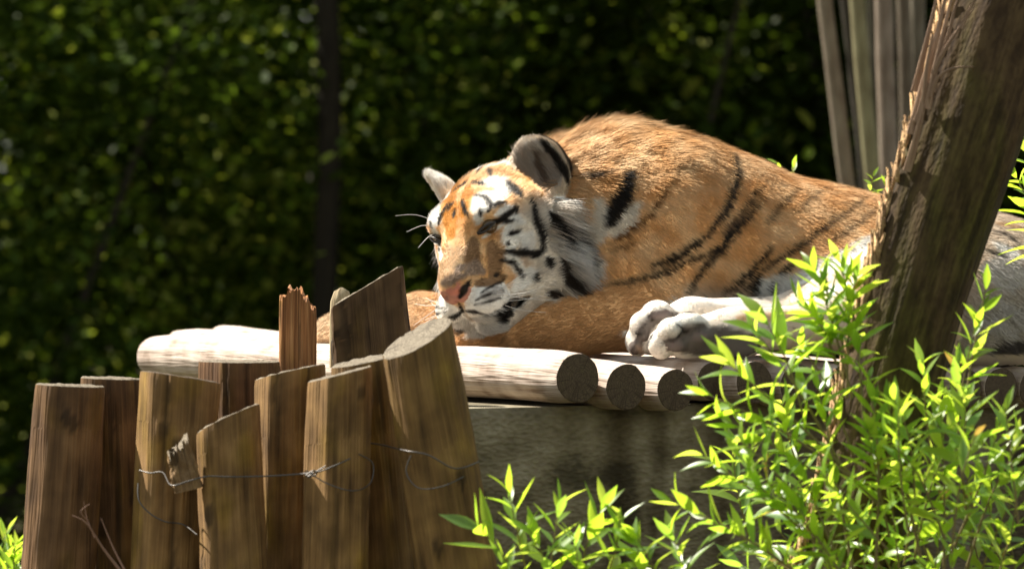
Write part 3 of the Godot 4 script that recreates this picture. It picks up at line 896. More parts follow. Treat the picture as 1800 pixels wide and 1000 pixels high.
func make_willows() -> void:
	var r := RandomNumberGenerator.new()
	r.seed = 5
	# main shrub: [from, tip, leaves, bare share, leaf length]
	var a := [
		[Vector3(0.636, -0.365, 1.200), Vector3(0.445, -0.059, 1.250), 13, 0.42, 0.082],
		[Vector3(0.548, -0.257, 1.250), Vector3(0.468, -0.045, 1.280), 8, 0.5, 0.085],
		[Vector3(0.636, -0.301, 1.200), Vector3(0.534, -0.089, 1.220), 12, 0.3, 0.07],
		[Vector3(0.654, -0.257, 1.250), Vector3(0.612, 0.059, 1.200), 26, 0.35, 0.062],
		[Vector3(0.634, -0.195, 1.220), Vector3(0.563, 0.048, 1.200), 24, 0.4, 0.06],
		[Vector3(0.625, -0.195, 1.200), Vector3(0.642, 0.038, 1.180), 24, 0.4, 0.056],
		[Vector3(0.604, -0.132, 1.200), Vector3(0.529, -0.005, 1.200), 9, 0.3, 0.05],
		[Vector3(0.625, -0.132, 1.200), Vector3(0.581, 0.017, 1.220), 16, 0.3, 0.052],
		[Vector3(0.614, -0.153, 1.200), Vector3(0.555, -0.031, 1.220), 14, 0.2, 0.055],
		[Vector3(0.696, -0.405, 1.250), Vector3(0.393, -0.121, 1.300), 15, 0.45, 0.07],
		[Vector3(0.630, -0.339, 1.300), Vector3(0.352, -0.181, 1.300), 13, 0.45, 0.066],
		[Vector3(0.609, -0.360, 1.300), Vector3(0.377, -0.223, 1.320), 11, 0.4, 0.06],
		[Vector3(0.630, -0.517, 1.300), Vector3(0.343, -0.290, 1.350), 12, 0.45, 0.066],
		[Vector3(0.609, -0.517, 1.300), Vector3(0.417, -0.296, 1.320), 12, 0.4, 0.075],
		[Vector3(0.554, -0.535, 1.350), Vector3(0.288, -0.377, 1.380), 14, 0.35, 0.06],
		[Vector3(0.606, -0.535, 1.350), Vector3(0.449, -0.347, 1.350), 14, 0.3, 0.065],
		[Vector3(0.630, -0.507, 1.300), Vector3(0.569, -0.172, 1.250), 18, 0.3, 0.065],
		[Vector3(0.672, -0.507, 1.300), Vector3(0.664, -0.151, 1.250), 18, 0.35, 0.06],
		[Vector3(0.606, -0.504, 1.350), Vector3(0.504, -0.223, 1.300), 17, 0.3, 0.066],
		[Vector3(0.562, -0.542, 1.400), Vector3(0.363, -0.416, 1.420), 14, 0.2, 0.06],
		[Vector3(0.624, -0.542, 1.400), Vector3(0.510, -0.365, 1.400), 16, 0.2, 0.06],
	]
	for n in 26:
		var tip := Vector2(r.randf_range(1240, 1600), r.randf_range(700, 1000))
		var f := tip + Vector2(r.randf_range(20, 130), r.randf_range(110, 220))
		var z := r.randf_range(0.75, 1.5)
		a.append([spot(f, z - 0.05), spot(tip, z), r.randi_range(10, 15), 0.15, r.randf_range(0.048, 0.068)])
	willow("willow_shrub", "bright green willow shrub with narrow leaves in front of the log ends", Vector3(0.75, GROUND, 1.2), a, 61)
	var b := [
		[Vector3(0.813, -0.413, 1.100), Vector3(0.765, -0.123, 1.200), 14, 0.5, 0.06],
		[Vector3(0.841, -0.261, 1.150), Vector3(0.894, 0.024, 1.120), 15, 0.25, 0.058],
		[Vector3(0.830, -0.303, 1.150), Vector3(0.872, -0.048, 1.150), 12, 0.3, 0.06],
		[Vector3(0.848, -0.407, 1.200), Vector3(0.831, -0.132, 1.200), 13, 0.45, 0.06],
		[Vector3(0.826, -0.471, 1.200), Vector3(0.909, -0.231, 1.250), 15, 0.35, 0.062],
		[Vector3(0.848, -0.513, 1.200), Vector3(0.949, -0.267, 1.250), 14, 0.35, 0.066],
		[Vector3(1.071, 0.029, 0.500), Vector3(1.017, 0.306, 0.450), 20, 0.1, 0.07],
		[Vector3(1.094, 0.007, 0.500), Vector3(1.001, 0.233, 0.420), 16, 0.1, 0.066],
		[Vector3(0.759, -0.489, 1.250), Vector3(0.696, -0.194, 1.250), 15, 0.4, 0.06],
		[Vector3(0.798, -0.539, 1.300), Vector3(0.794, -0.214, 1.280), 18, 0.3, 0.062],
		[Vector3(0.901, -0.545, 1.200), Vector3(0.939, -0.352, 1.250), 12, 0.2, 0.06],
	]
	for n in 22:
		var tip := Vector2(r.randf_range(1560, 1800), r.randf_range(690, 1000))
		var f := tip + Vector2(r.randf_range(-80, 60), r.randf_range(110, 220))
		var z := r.randf_range(1.05, 1.5)
		b.append([spot(f, z - 0.05), spot(tip, z), r.randi_range(9, 14), 0.15, r.randf_range(0.045, 0.066)])
	willow("willow_shrub", "yellow green willow shrub round the foot of the leaning trunk, reaching the right edge", Vector3(0.95, GROUND, 1.15), b, 62)
	var c := [
		[Vector3(0.026, -0.549, 1.300), Vector3(-0.065, -0.422, 1.350), 5, 0.55, 0.075],
		[Vector3(0.037, -0.560, 1.300), Vector3(-0.007, -0.360, 1.340), 12, 0.35, 0.062],
		[Vector3(0.063, -0.560, 1.300), Vector3(0.089, -0.381, 1.300), 12, 0.3, 0.058],
		[Vector3(0.115, -0.570, 1.300), Vector3(0.170, -0.385, 1.320), 12, 0.3, 0.066],
		[Vector3(0.157, -0.570, 1.300), Vector3(0.199, -0.405, 1.340), 10, 0.3, 0.062],
		[Vector3(0.094, -0.570, 1.300), Vector3(0.031, -0.430, 1.360), 11, 0.2, 0.062],
		[Vector3(0.240, -0.567, 1.350), Vector3(0.214, -0.435, 1.360), 9, 0.2, 0.066],
		[Vector3(0.293, -0.567, 1.350), Vector3(0.229, -0.445, 1.380), 10, 0.2, 0.06],
		[Vector3(0.345, -0.567, 1.350), Vector3(0.292, -0.430, 1.360), 12, 0.2, 0.058],
		[Vector3(0.000, -0.570, 1.300), Vector3(-0.016, -0.478, 1.340), 8, 0.2, 0.058],
		[Vector3(0.115, -0.567, 1.340), Vector3(0.115, -0.451, 1.360), 10, 0.2, 0.058],
	]
	willow("willow_shrub", "low young willow shoots standing in front of the stained wall face", Vector3(0.12, GROUND, 1.3), c, 63)
	var f := []
	for n in 14:
		var tip := Vector2(r.randf_range(-40, 32), r.randf_range(925, 1010))
		f.append([spot(tip + Vector2(r.randf_range(-25, 25), 190), -1.0), spot(tip, r.randf_range(-1.15, -0.85)), 11, 0.1, r.randf_range(0.05, 0.065)])
	willow("leafy_weed", "bright sunlit green weed at the lower left corner, behind the dark posts", Vector3(-1.25, GROUND, -1.0), f, 66)
	var d := [[Vector3(0.587, 0.184, -0.900), Vector3(0.589, 0.261, -0.900), 5, 0.2, 0.03], [Vector3(0.632, 0.177, -0.900), Vector3(0.627, 0.256, -0.900), 4, 0.3, 0.03]]
	willow("leafy_sprig", "tiny green sprig peeping over the tiger's back left of the poles", Vector3(0.607, -0.038, -0.900), d, 64)
	var e := [[Vector3(0.797, 0.139, -0.900), Vector3(0.805, 0.230, -0.900), 9, 0.3, 0.032], [Vector3(0.822, 0.139, -0.900), Vector3(0.835, 0.218, -0.900), 5, 0.3, 0.03]]
	willow("leafy_sprig", "small green sprig over the tiger's back in front of the poles", Vector3(0.816, -0.038, -0.900), e, 65)

# a point of the photo's frame, metres, at depth z
func spot(p: Vector2, z: float) -> Vector3:
	var k := (12.0 - z) / 12.0
	return Vector3((p.x - 900.0) / 850.0 * k, (500.0 - p.y) / 850.0 * k + 0.166 * z / 12.0, z)

func make_twigs() -> void:
	var o := thing("dry_twig", "dry reddish twig forking upwards in front of the two dark left posts", "twig", Vector3(-0.739, -0.537, 1.000))
	var b: Vector3 = Vector3(-0.739, -0.537, 1.000)
	for t in [[[Vector3(-0.739, -0.537, 1.000), Vector3(-0.777, -0.488, 1.000), Vector3(-0.808, -0.438, 1.020), Vector3(-0.835, -0.423, 1.030)], 0.0035], [[Vector3(-0.792, -0.466, 1.010), Vector3(-0.807, -0.434, 1.000), Vector3(-0.814, -0.398, 1.000)], 0.002], [[Vector3(-0.807, -0.434, 1.000), Vector3(-0.819, -0.417, 1.010), Vector3(-0.803, -0.403, 1.000)], 0.0015], [[Vector3(-0.732, -0.537, 1.000), Vector3(-0.761, -0.484, 0.980), Vector3(-0.783, -0.432, 0.970)], 0.0025]]:
		var pts := []
		for p in t[0]: pts.append(p - b)
		part("twig_branch", tube(bent(pts, 12), t[1], t[1] * 0.35, 5), M.twig, o)

# ==================================================================== the tiger
# A figure is a distance field of tapered capsules and ellipsoids joined by smooth minima, meshed with surface nets.
var f_kind := PackedByteArray()      # 0 capsule, 1 ellipsoid, 2 carving ellipsoid
var f_a := PackedVector3Array()
var f_d := PackedVector3Array()      # capsule: axis / length^2 in f_u, whole axis here
var f_u := PackedVector3Array()
var f_r := PackedVector2Array()      # radius at a, growth to b
var f_m: Array[Basis] = []           # ellipsoid: world -> unit sphere
var f_k := PackedFloat32Array()
var f_tag := PackedInt32Array()

func cap(a: Vector3, b: Vector3, ra: float, rb: float, k := 0.04, t := 0) -> void:
	f_kind.append(0)
	f_a.append(a)
	f_d.append(b - a)
	f_u.append((b - a) / maxf((b - a).length_squared(), 1e-9))
	f_r.append(Vector2(ra, rb - ra))
	f_m.append(Basis())
	f_k.append(k)
	f_tag.append(t)

func ell(c: Vector3, r: Vector3, axes: Basis, k := 0.03, t := 0, carve := false) -> void:
	f_kind.append(2 if carve else 1)
	f_a.append(c)
	f_d.append(Vector3(1.0 / r.x, 1.0 / r.y, 1.0 / r.z))
	f_u.append(Vector3.ZERO)
	f_r.append(Vector2.ZERO)
	f_m.append(Basis.from_scale(Vector3(1.0 / r.x, 1.0 / r.y, 1.0 / r.z)) * axes.transposed())
	f_k.append(k)
	f_tag.append(t)

func one(i: int, p: Vector3) -> float:
	var q := p - f_a[i]
	if f_kind[i] == 0:
		var t := clampf(q.dot(f_u[i]), 0.0, 1.0)
		return (q - f_d[i] * t).length() - f_r[i].x - f_r[i].y * t
	q = f_m[i] * q
	var k0 := q.length()
	var k1 := (q * f_d[i]).length()
	return k0 * (k0 - 1.0) / maxf(k1, 1e-6)

func field(p: Vector3, list: PackedInt32Array) -> float:
	var d := 9.0
	for i in list:
		var e := one(i, p)
		var k := f_k[i]
		if f_kind[i] == 2:
			e = -e
			var h2 := maxf(k - absf(d - e), 0.0) / k
			d = maxf(d, e) + h2 * h2 * k * 0.25
		else:
			var h := maxf(k - absf(d - e), 0.0) / k
			d = minf(d, e) - h * h * k * 0.25
	return d

func nearest_tag(p: Vector3, list: PackedInt32Array) -> int:
	var best := 9.0
	var t := 0
	for i in list:
		if f_kind[i] == 2: continue
		var e := one(i, p)
		if e < best:
			best = e
			t = f_tag[i]
	return t

# meshes the primitives in `all` over a box; adds to v, nn, tags, idx
func net(lo: Vector3, hi: Vector3, cell: float, all: PackedInt32Array, v: PackedVector3Array, nn: PackedVector3Array, tags: PackedInt32Array, idx: PackedInt32Array) -> Array:
	const B := 8
	var nb := Vector3i(((hi - lo) / (cell * B)).ceil())
	var n := nb * B + Vector3i.ONE
	var vals := PackedFloat32Array()
	vals.resize(n.x * n.y * n.z)
	vals.fill(1.0)
	var half := cell * B * 0.87
	var active: Array[Vector3i] = []
	var lists := []
	for bz in nb.z:
		for by in nb.y:
			for bx in nb.x:
				var c := lo + (Vector3(bx, by, bz) + Vector3.ONE * 0.5) * cell * B
				var d := field(c, all)
				if absf(d) > half * 1.6 + 0.01:
					if d < 0:
						for z in B:
							for y in B:
								var row: int = (bx * B) + n.x * ((by * B + y) + n.y * (bz * B + z))
								for x in B: vals[row + x] = -1.0
					continue
				var local := PackedInt32Array()
				for i in all:
					if one(i, c) < half * 1.5 + f_k[i] + 0.012: local.append(i)
				active.append(Vector3i(bx, by, bz))
				lists.append(local)
	for a in active.size():
		var b := active[a]
		var local: PackedInt32Array = lists[a]
		for z in B:
			for y in B:
				var row: int = (b.x * B) + n.x * ((b.y * B + y) + n.y * (b.z * B + z))
				for x in B:
					vals[row + x] = field(lo + Vector3(b.x * B + x, b.y * B + y, b.z * B + z) * cell, local)
	var sx := 1
	var sy := n.x
	var sz := n.x * n.y
	var ids := PackedInt32Array()
	ids.resize(vals.size())
	ids.fill(-1)
	var cells := PackedInt32Array()
	var off := [0, sx, sy, sx + sy, sz, sx + sz, sy + sz, sx + sy + sz]
	for a in active.size():
		var b := active[a]
		var local: PackedInt32Array = lists[a]
		for z in B:
			for y in B:
				for x in B:
					var g := Vector3i(b.x * B + x, b.y * B + y, b.z * B + z)
					if g.x >= n.x - 1 or g.y >= n.y - 1 or g.z >= n.z - 1: continue
					var at := g.x + sy * g.y + sz * g.z
					var d0 := vals[at]
					var d1 := vals[at + 1]
					var d2 := vals[at + sy]
					var d3 := vals[at + sy + 1]
					var d4 := vals[at + sz]
					var d5 := vals[at + sz + 1]
					var d6 := vals[at + sz + sy]
					var d7 := vals[at + sz + sy + 1]
					var inside := int(d0 < 0) + int(d1 < 0) + int(d2 < 0) + int(d3 < 0) + int(d4 < 0) + int(d5 < 0) + int(d6 < 0) + int(d7 < 0)
					if inside == 0 or inside == 8: continue
					# gradient and mean value at the cell's centre; step on to the surface
					var gr := Vector3((d1 + d3 + d5 + d7) - (d0 + d2 + d4 + d6), (d2 + d3 + d6 + d7) - (d0 + d1 + d4 + d5), (d4 + d5 + d6 + d7) - (d0 + d1 + d2 + d3)) * (0.25 / cell)
					var mean := (d0 + d1 + d2 + d3 + d4 + d5 + d6 + d7) * 0.125
					var step := (gr * (-mean / maxf(gr.length_squared(), 0.05))).limit_length(cell * 0.6)
					var p := lo + (Vector3(g) + Vector3.ONE * 0.5) * cell + step
					ids[at] = v.size()
					cells.append(at)
					v.append(p)
					nn.append(gr.normalized())
					tags.append(nearest_tag(p, local))
	for at in cells:
		var d := vals[at]
		var i0 := ids[at]
		# edges leaving the low corner along x, y, z
		for ax in 3:
			var s1: int = [sx, sy, sz][ax]
			var e := vals[at + s1]
			if (d < 0) == (e < 0): continue
			var u: int = [sy, sz, sx][ax]
			var w: int = [sz, sx, sy][ax]
			var i1 := ids[at - u]
			var i2 := ids[at - u - w]
			var i3 := ids[at - w]
			if i1 < 0 or i2 < 0 or i3 < 0: continue
			if d < 0: idx.append_array([i0, i3, i2, i0, i2, i1])
			else: idx.append_array([i0, i1, i2, i0, i2, i3])
	return [vals, n]

# head frame: l to the tiger's own left, u up, f towards the nose
var hc: Vector3
var hl: Vector3
var hu: Vector3
var hf: Vector3
const hs := 1.19

func hp(l: float, u: float, f: float) -> Vector3:
	return hc + (hl * l + hu * u + hf * f) * hs

func hell(l: float, u: float, f: float, r: Vector3, ax: Basis, k: float, t: int, carve := false) -> void:
	ell(hp(l, u, f), r * hs, ax, k * hs, t, carve)

func hcap(a: Vector3, b: Vector3, ra: float, rb: float, k: float, t: int) -> void:
	cap(hp(a.x, a.y, a.z), hp(b.x, b.y, b.z), ra * hs, rb * hs, k * hs, t)

# x across, y to the tip, z out of the cup
func ear_axes(s: float) -> Basis:
	var up := (hu * .92 - hl * .20 - hf * .22) if s > 0 else (hu * .78 - hl * .52 - hf * .1)
	var out := (hf * .75 + hl * .50 + hu * .1) if s > 0 else (hf * .50 - hl * .75 + hu * .1)
	up = up.normalized()
	out = (out - up * out.dot(up)).normalized()
	return Basis(up.cross(out), up, out)

func ear_at(s: float) -> Vector3:
	return hp((s * .110 - (.030 if s > 0 else .019)), .080 if s > 0 else .096, -.085) + ear_axes(s).y * .014

func in_head(p: Vector3) -> Vector3:
	var q := (p - hc) / hs
	return Vector3(q.dot(hl), q.dot(hu), q.dot(hf))

const T_BODY := 0
const T_HEAD := 1
const T_EAR := 2
const T_ARM := 3
const T_LEG := 4
const T_PAD := 5
const T_MUZZLE := 6
const T_RUFF := 7
const T_NOSE := 8
const T_INNER := 9

func tiger_shape() -> Array:
	# ---- trunk
	cap(Vector3(0.222, 0.117, -0.220), Vector3(0.420, 0.083, -0.240), .20, .185, .06)
	cap(Vector3(0.420, 0.083, -0.240), Vector3(0.659, 0.035, -0.220), .185, .160, .08)
	cap(Vector3(0.659, 0.035, -0.220), Vector3(0.802, 0.010, -0.210), .160, .152, .06)
	cap(Vector3(0.802, 0.010, -0.210), Vector3(0.981, -0.015, -0.200), .152, .150, .06)
	cap(Vector3(0.981, -0.015, -0.200), Vector3(1.172, -0.051, -0.200), .150, .145, .06)
	cap(Vector3(0.250, 0.022, -0.160), Vector3(0.442, -0.008, -0.180), .135, .125, .08)
	cap(Vector3(0.441, -0.002, -0.160), Vector3(0.714, -0.016, -0.140), .11, .12, .06)
	cap(Vector3(0.110, 0.201, -0.200), Vector3(0.239, 0.205, -0.200), .095, .115, .06)
	cap(Vector3(0.239, 0.205, -0.200), Vector3(0.353, 0.193, -0.200), .115, .105, .06)
	cap(Vector3(0.071, 0.093, -0.140), Vector3(0.222, 0.117, -0.220), .12, .18, .06)
	# ---- near foreleg
	ell(Vector3(0.344, 0.127, -0.110), Vector3(.115, .135, .10), Basis(Vector3(0,0,1), .35), .07)
	cap(Vector3(0.350, 0.105, -0.100), Vector3(0.325, -0.066, -0.050), .085, .068, .07)
	cap(Vector3(0.331, -0.071, -0.045), Vector3(0.118, -0.085, -0.030), .068, .060, .05, T_ARM)
	cap(Vector3(0.118, -0.085, -0.030), Vector3(-0.012, -0.095, -0.020), .058, .046, .04, T_ARM)
	cap(Vector3(-0.024, -0.106, -0.010), Vector3(-0.094, -0.109, -0.020), .037, .034, .02, T_ARM)
	# ---- far foreleg, reaching out past the chin
	cap(Vector3(0.000, -0.075, -0.220), Vector3(-0.194, -0.085, -0.360), .06, .056, .05, T_ARM)
	cap(Vector3(-0.194, -0.085, -0.360), Vector3(-0.354, -0.106, -0.450), .055, .042, .04, T_ARM)
	cap(Vector3(-0.354, -0.106, -0.450), Vector3(-0.391, -0.109, -0.470), .043, .036, .03, T_ARM)
	# ---- hind legs, soles towards the left
	ell(Vector3(0.997, -0.025, -0.100), Vector3(.17, .14, .15), Basis(), .08)
	cap(Vector3(0.900, -0.025, -0.080), Vector3(0.676, -0.075, 0.120), .115, .058, .08, T_LEG)
	cap(Vector3(0.675, -0.077, 0.140), Vector3(0.450, -0.094, 0.235), .046, .043, .04, T_LEG)
	cap(Vector3(0.461, -0.094, 0.235), Vector3(0.351, -0.105, 0.250), .044, .043, .04, T_LEG)
	ell(Vector3(0.303, -0.117, 0.262), Vector3(.028,.032,.03), Basis(), .005, T_LEG)
	ell(Vector3(0.323, -0.090, 0.278), Vector3(.030,.028,.03), Basis(), .005, T_LEG)
	ell(Vector3(0.359, -0.077, 0.270), Vector3(.034,.027,.03), Basis(), .005, T_LEG)
	cap(Vector3(0.832, -0.002, -0.120), Vector3(0.610, -0.060, 0.040), .10, .052, .08, T_LEG)
	cap(Vector3(0.609, -0.063, 0.050), Vector3(0.367, -0.070, 0.130), .042, .042, .04, T_LEG)
	cap(Vector3(0.366, -0.074, 0.135), Vector3(0.291, -0.100, 0.140), .043, .042, .03, T_LEG)
	ell(Vector3(0.257, -0.114, 0.160), Vector3(.026,.032,.03), Basis(), .005, T_LEG)
	ell(Vector3(0.267, -0.081, 0.175), Vector3(.027,.030,.03), Basis(), .005, T_LEG)
	ell(Vector3(0.297, -0.056, 0.170), Vector3(.033,.027,.03), Basis(), .005, T_LEG)
	# pads
	ell(Vector3(0.333, -0.118, 0.292), Vector3(.021,.016,.012), Basis(), .006, T_PAD)
	ell(Vector3(0.378, -0.102, 0.284), Vector3(.026,.017,.014), Basis(), .006, T_PAD)
	ell(Vector3(0.449, -0.121, 0.270), Vector3(.05,.026,.016), Basis(), .008, T_PAD)
	ell(Vector3(0.267, -0.098, 0.192), Vector3(.012,.016,.014), Basis(), .006, T_PAD)
	ell(Vector3(0.301, -0.062, 0.192), Vector3(.025,.013,.014), Basis(), .006, T_PAD)
	ell(Vector3(0.251, -0.127, 0.184), Vector3(.012,.015,.014), Basis(), .006, T_PAD)
	var body := PackedInt32Array(range(f_kind.size()))
	# ---- head
	var ax := Basis(hl, hu, hf)
	var n0 := f_kind.size()
	hell(0, .035, -.03, Vector3(.098, .092, .120), ax, .03, T_HEAD)
	hell(0, -.005, .028, Vector3(.088, .085, .085), ax, .05, T_HEAD)
	hcap(Vector3(0, -.02, .06), Vector3(0, -.055, .125), .062, .046, .04, T_HEAD)
	hcap(Vector3(0, .058, .066), Vector3(0, -.018, .163), .042, .029, .035, T_HEAD)
	for s in [-1.0, 1.0]:
		hell(s * .032, -.071, .138, Vector3(.037, .033, .040), ax, .014, T_MUZZLE)
		hell(s * .042, .070, .074, Vector3(.030, .021, .026), ax, .03, T_HEAD)
		hcap(Vector3(s * .066, -.075, -.01), Vector3(s * .02, -.110, .09), .046, .028, .03, T_HEAD)
		hell(s * .098, -.045, -.065, Vector3(.048, .082, .06), ax, .05, T_RUFF)
		hell(s * .080, -.090, -.035, Vector3(.042, .05, .055), ax, .04, T_RUFF)
	hell(0, -.113, .112, Vector3(.036, .021, .034), ax, .014, T_MUZZLE)
	hell(0, -.036, .178, Vector3(.025, .016, .014), ax, .010, T_NOSE)
	for s in [-1.0, 1.0]:
		hell(s * .057, .046, .117, Vector3(.022, .013, .022), ax, .022, T_HEAD, true)
		hell(s * .016, -.040, .194, Vector3(.009, .008, .012), ax, .004, T_NOSE, true)
	# ears: cupped discs, turned separately
	for s in [-1.0, 1.0]:
		var ea := ear_axes(s)
		var c := ear_at(s)
		var big := 0.95 if s > 0 else 0.56
		ell(c, Vector3(.055, .065, .026) * hs * big, ea, .03, T_EAR)
		ell(c - ea.y * .035 * big, Vector3(.047, .045, .034) * hs * big, ea, .03, T_EAR)
		ell(c + (ea.z * .026 + ea.y * .002) * hs * big, Vector3(.042, .053, .025) * hs * big, ea, .016, T_INNER, true)
	# mouth line and parted lip corner
	for s in [-1.0, 1.0]:
		hell(s * .050, -.100, .096, Vector3(.032, .006, .042), ax.rotated(hl, 0.12), .006, T_MUZZLE, true)
	hell(0, -.073, .180, Vector3(.003, .022, .012), ax, .006, T_MUZZLE, true)
	return [body, PackedInt32Array(range(n0, f_kind.size()))]

# ---- colour
const ORANGE := Color(0.73, 0.395, 0.155)
const WHITE_FUR := Color(0.89, 0.86, 0.80)
const BLACK_FUR := Color(0.016, 0.012, 0.009)
var strokes := []         # [colour, radius, soft, points, centre, reach]

func brush(c: Color, width: float, mm: Array, mirror := false) -> void:
	for side in (2 if mirror else 1):
		var pts := PackedVector3Array()
		for i in range(0, mm.size(), 3):
			var p := Vector3(mm[i], mm[i + 1], mm[i + 2]) * 0.001
			if side: p -= hl * (2.0 * (p - hc).dot(hl))
			pts.append(p)
		var box := AABB(pts[0], Vector3.ZERO)
		for p in pts: box = box.expand(p)
		strokes.append([c, width * 0.5, pts, box.grow(width * 0.5 + 0.012)])

func paint_strokes() -> void:
	const W := WHITE_FUR
	const K := BLACK_FUR
	const K2 := Color(0.035, 0.025, 0.018)
	const K3 := Color(0.16, 0.095, 0.05)
	const K4 := Color(0.05, 0.042, 0.036)
	const C := Color(0.82, 0.74, 0.62)       # cream
	const O := Color(0.58, 0.25, 0.045)      # deep orange
	const O2 := Color(0.50, 0.27, 0.09)
	const N := Color(0.27, 0.155, 0.075)      # brown of the nose bridge
	const G := Color(0.30, 0.215, 0.155)      # grey brown
	const G2 := Color(0.52, 0.45, 0.38)
	const G3 := Color(0.13, 0.11, 0.10)
	const D := Color(0.17, 0.075, 0.022)     # faint brown stripe
	const S := Color(0.76, 0.70, 0.63)       # silver grey
	const P := Color(0.54, 0.21, 0.15)       # nose leather
	const W2 := Color(0.80, 0.70, 0.58)
	const S2 := Color(0.50, 0.46, 0.42)
	const E := Color(0.17, 0.125, 0.095)
	const T := Color(0.58, 0.385, 0.22)       # pale tan
	const PD := Color(0.17, 0.13, 0.12)      # pads
	brush(W, 0.0541, [-72, 155, 83, -51, 179, 66, -23, 186, 37], true)
	brush(W, 0.0400, [-59, 209, 8, -28, 209, 11, -12, 191, 28], true)
	brush(W, 0.0188, [-56, 239, -54, -26, 249, -74, -9, 245, -55], true)
	brush(W, 0.0212, [-72, 127, 78, -68, 144, 86], true)
	brush(W, 0.0188, [-33, 144, 79, -9, 158, 55], true)
	brush(C, 0.0706, [6, 124, 58, 41, 94, 37, 70, 53, 20], true)
	brush(W, 0.0541, [21, 94, 55, 35, 80, 43], true)
	brush(W, 0.0518, [100, 106, 5, 123, 59, 7, 165, 35, -23], true)
	brush(C, 0.0471, [130, 129, -16, 159, 94, -16], true)
	brush(W, 0.0471, [153, 53, -14, 177, 23, -22], true)
	brush(C, 0.0541, [35, 0, 33, 70, -11, 20, 118, -6, 5], true)
	brush(W, 0.0259, [-28, 62, 79, 0, 50, 66, 15, 31, 50, 29, 12, 35], true)
	brush(W, 0.0400, [6, -5, 46, 35, 26, 33], true)
	brush(W, 0.0094, [-60, 97, 77, -40, 111, 72, -19, 125, 69], true)
	brush(W, 0.0494, [-82, -54, 112, -47, -31, 130, -14, -13, 99], true)
	brush(W, 0.0400, [-94, -87, 43, -59, -99, 59, -23, -87, 58], true)
	brush(W, 0.0212, [-145, -52, 77, -129, -69, 82])
	brush(W, 0.0259, [-158, 181, -240, -159, 155, 8, -155, 135, 34, -158, 100, 1])
	brush(W, 0.0306, [-151, 71, 6, -145, 57, 85])
	brush(O, 0.0400, [-112, 211, -80, -129, 153, 48, -126, 100, 81])
	brush(O, 0.0259, [-92, 200, 9, -95, 180, 47, -99, 161, 65, -103, 141, 74])
	brush(T, 0.0471, [-131, 71, 95, -135, 37, 116, -142, 4, 120])  # sunlit left side of the bridge, painted in tan and cream
	brush(W2, 0.0165, [-151, 53, 6, -151, 24, 87, -151, 1, 94])
	brush(N, 0.0400, [-79, 89, 88, -84, 54, 106, -68, 36, 100])
	brush(N, 0.0400, [-44, 81, 82, -33, 54, 81, -40, 19, 86])
	brush(G, 0.0306, [-91, 27, 120, -75, 36, 105, -61, 27, 97])
	brush(T, 0.0188, [-112, 74, 103, -103, 55, 112])
	brush(G, 0.0165, [-98, 41, 117, -116, 25, 129])
	brush(O2, 0.0141, [-38, 232, -25, -16, 227, -15, 6, 221, -15, 24, 214, -15, 41, 206, -65, 59, 182, -12], true)
	brush(C, 0.0165, [2, 236, -40, 0, 265, -77, 10, 289, -90, 26, 297, -80])
	brush(G2, 0.0353, [24, 281, -76, 24, 253, -76, 45, 222, -74])
	brush(S2, 0.0094, [14, 265, -73, 24, 236, -72])
	brush(S2, 0.0071, [41, 271, -80, 53, 240, -80])
	brush(E, 0.0176, [57, 265, -81, 65, 236, -79, 80, 206, -65])
	brush(G2, 0.0141, [83, 259, -75, 92, 230, -68, 100, 202, -40])
	brush(K, 0.0188, [66, 293, -75, 89, 269, -71, 109, 238, -56, 118, 206, -47])
	brush(W, 0.0353, [-177, 230, -198, -172, 207, -239, -161, 188, -246])
	brush(W, 0.0376, [-8, 116, 66, -2, 73, 69], true)
	brush(W, 0.0259, [-2, 137, 58, 18, 127, 51], true)
	brush(N, 0.0259, [-72, 2, 115, -44, 6, 102, -19, 15, 71])
	brush(S2, 0.0306, [-58, -22, 128, -41, -15, 124, -23, -8, 108])
	brush(K, 0.0129, [-85, 209, -7, -56, 205, 15], true)
	brush(K, 0.0118, [-78, 183, 52, -59, 180, 64, -47, 167, 79, -49, 151, 86], true)
	brush(K, 0.0141, [-40, 161, 81, -16, 168, 54], true)
	brush(K, 0.0106, [-68, 153, 85, -65, 140, 85], true)
	brush(K, 0.0118, [-104, 172, 52, -99, 155, 69, -90, 139, 80], true)
	brush(K, 0.0106, [-134, 152, 44, -122, 168, 41])
	brush(K, 0.0106, [-121, 139, 63, -118, 151, 58])
	brush(K, 0.0094, [-137, 181, -174, -118, 203, -56])
	brush(K, 0.0106, [-108, 201, -20, -94, 212, -23])
	brush(K, 0.0106, [-76, 228, -41, -58, 243, -90])
	brush(K, 0.0106, [-54, 236, -41, -44, 221, -6], true)
	brush(K, 0.0118, [-37, 248, -97, -4, 266, -86], true)
	brush(K, 0.0094, [-105, 217, -80, -95, 225, -83, -87, 230, -76])
	brush(K, 0.0282, [-12, 207, 11, 6, 191, 21, 14, 181, 25], true)
	brush(K, 0.0176, [-68, 109, 72, -44, 127, 74, -19, 137, 69, -1, 151, 52], true)
	brush(K, 0.0176, [2, 162, 43, 6, 147, 50], true)
	brush(K, 0.0106, [-19, 127, 69, -1, 131, 59], true)
	brush(K, 0.0106, [-9, 103, 70, 14, 110, 57], true)
	brush(K, 0.0129, [-11, 85, 72, -6, 84, 71], true)
	brush(K, 0.0200, [39, 171, 14, 45, 135, 27, 59, 104, 21, 62, 71, 19], true)
	brush(K, 0.0176, [62, 71, 19, 47, 61, 28, 18, 64, 57, -13, 69, 74], true)
	brush(K, 0.0224, [78, 147, 1, 87, 118, 6, 101, 89, 8], true)
	brush(K, 0.0106, [-26, 51, 78, 0, 45, 66, 13, 26, 50, 21, 13, 40], true)
	brush(K, 0.0200, [72, 53, 20, 78, 36, 22], true)
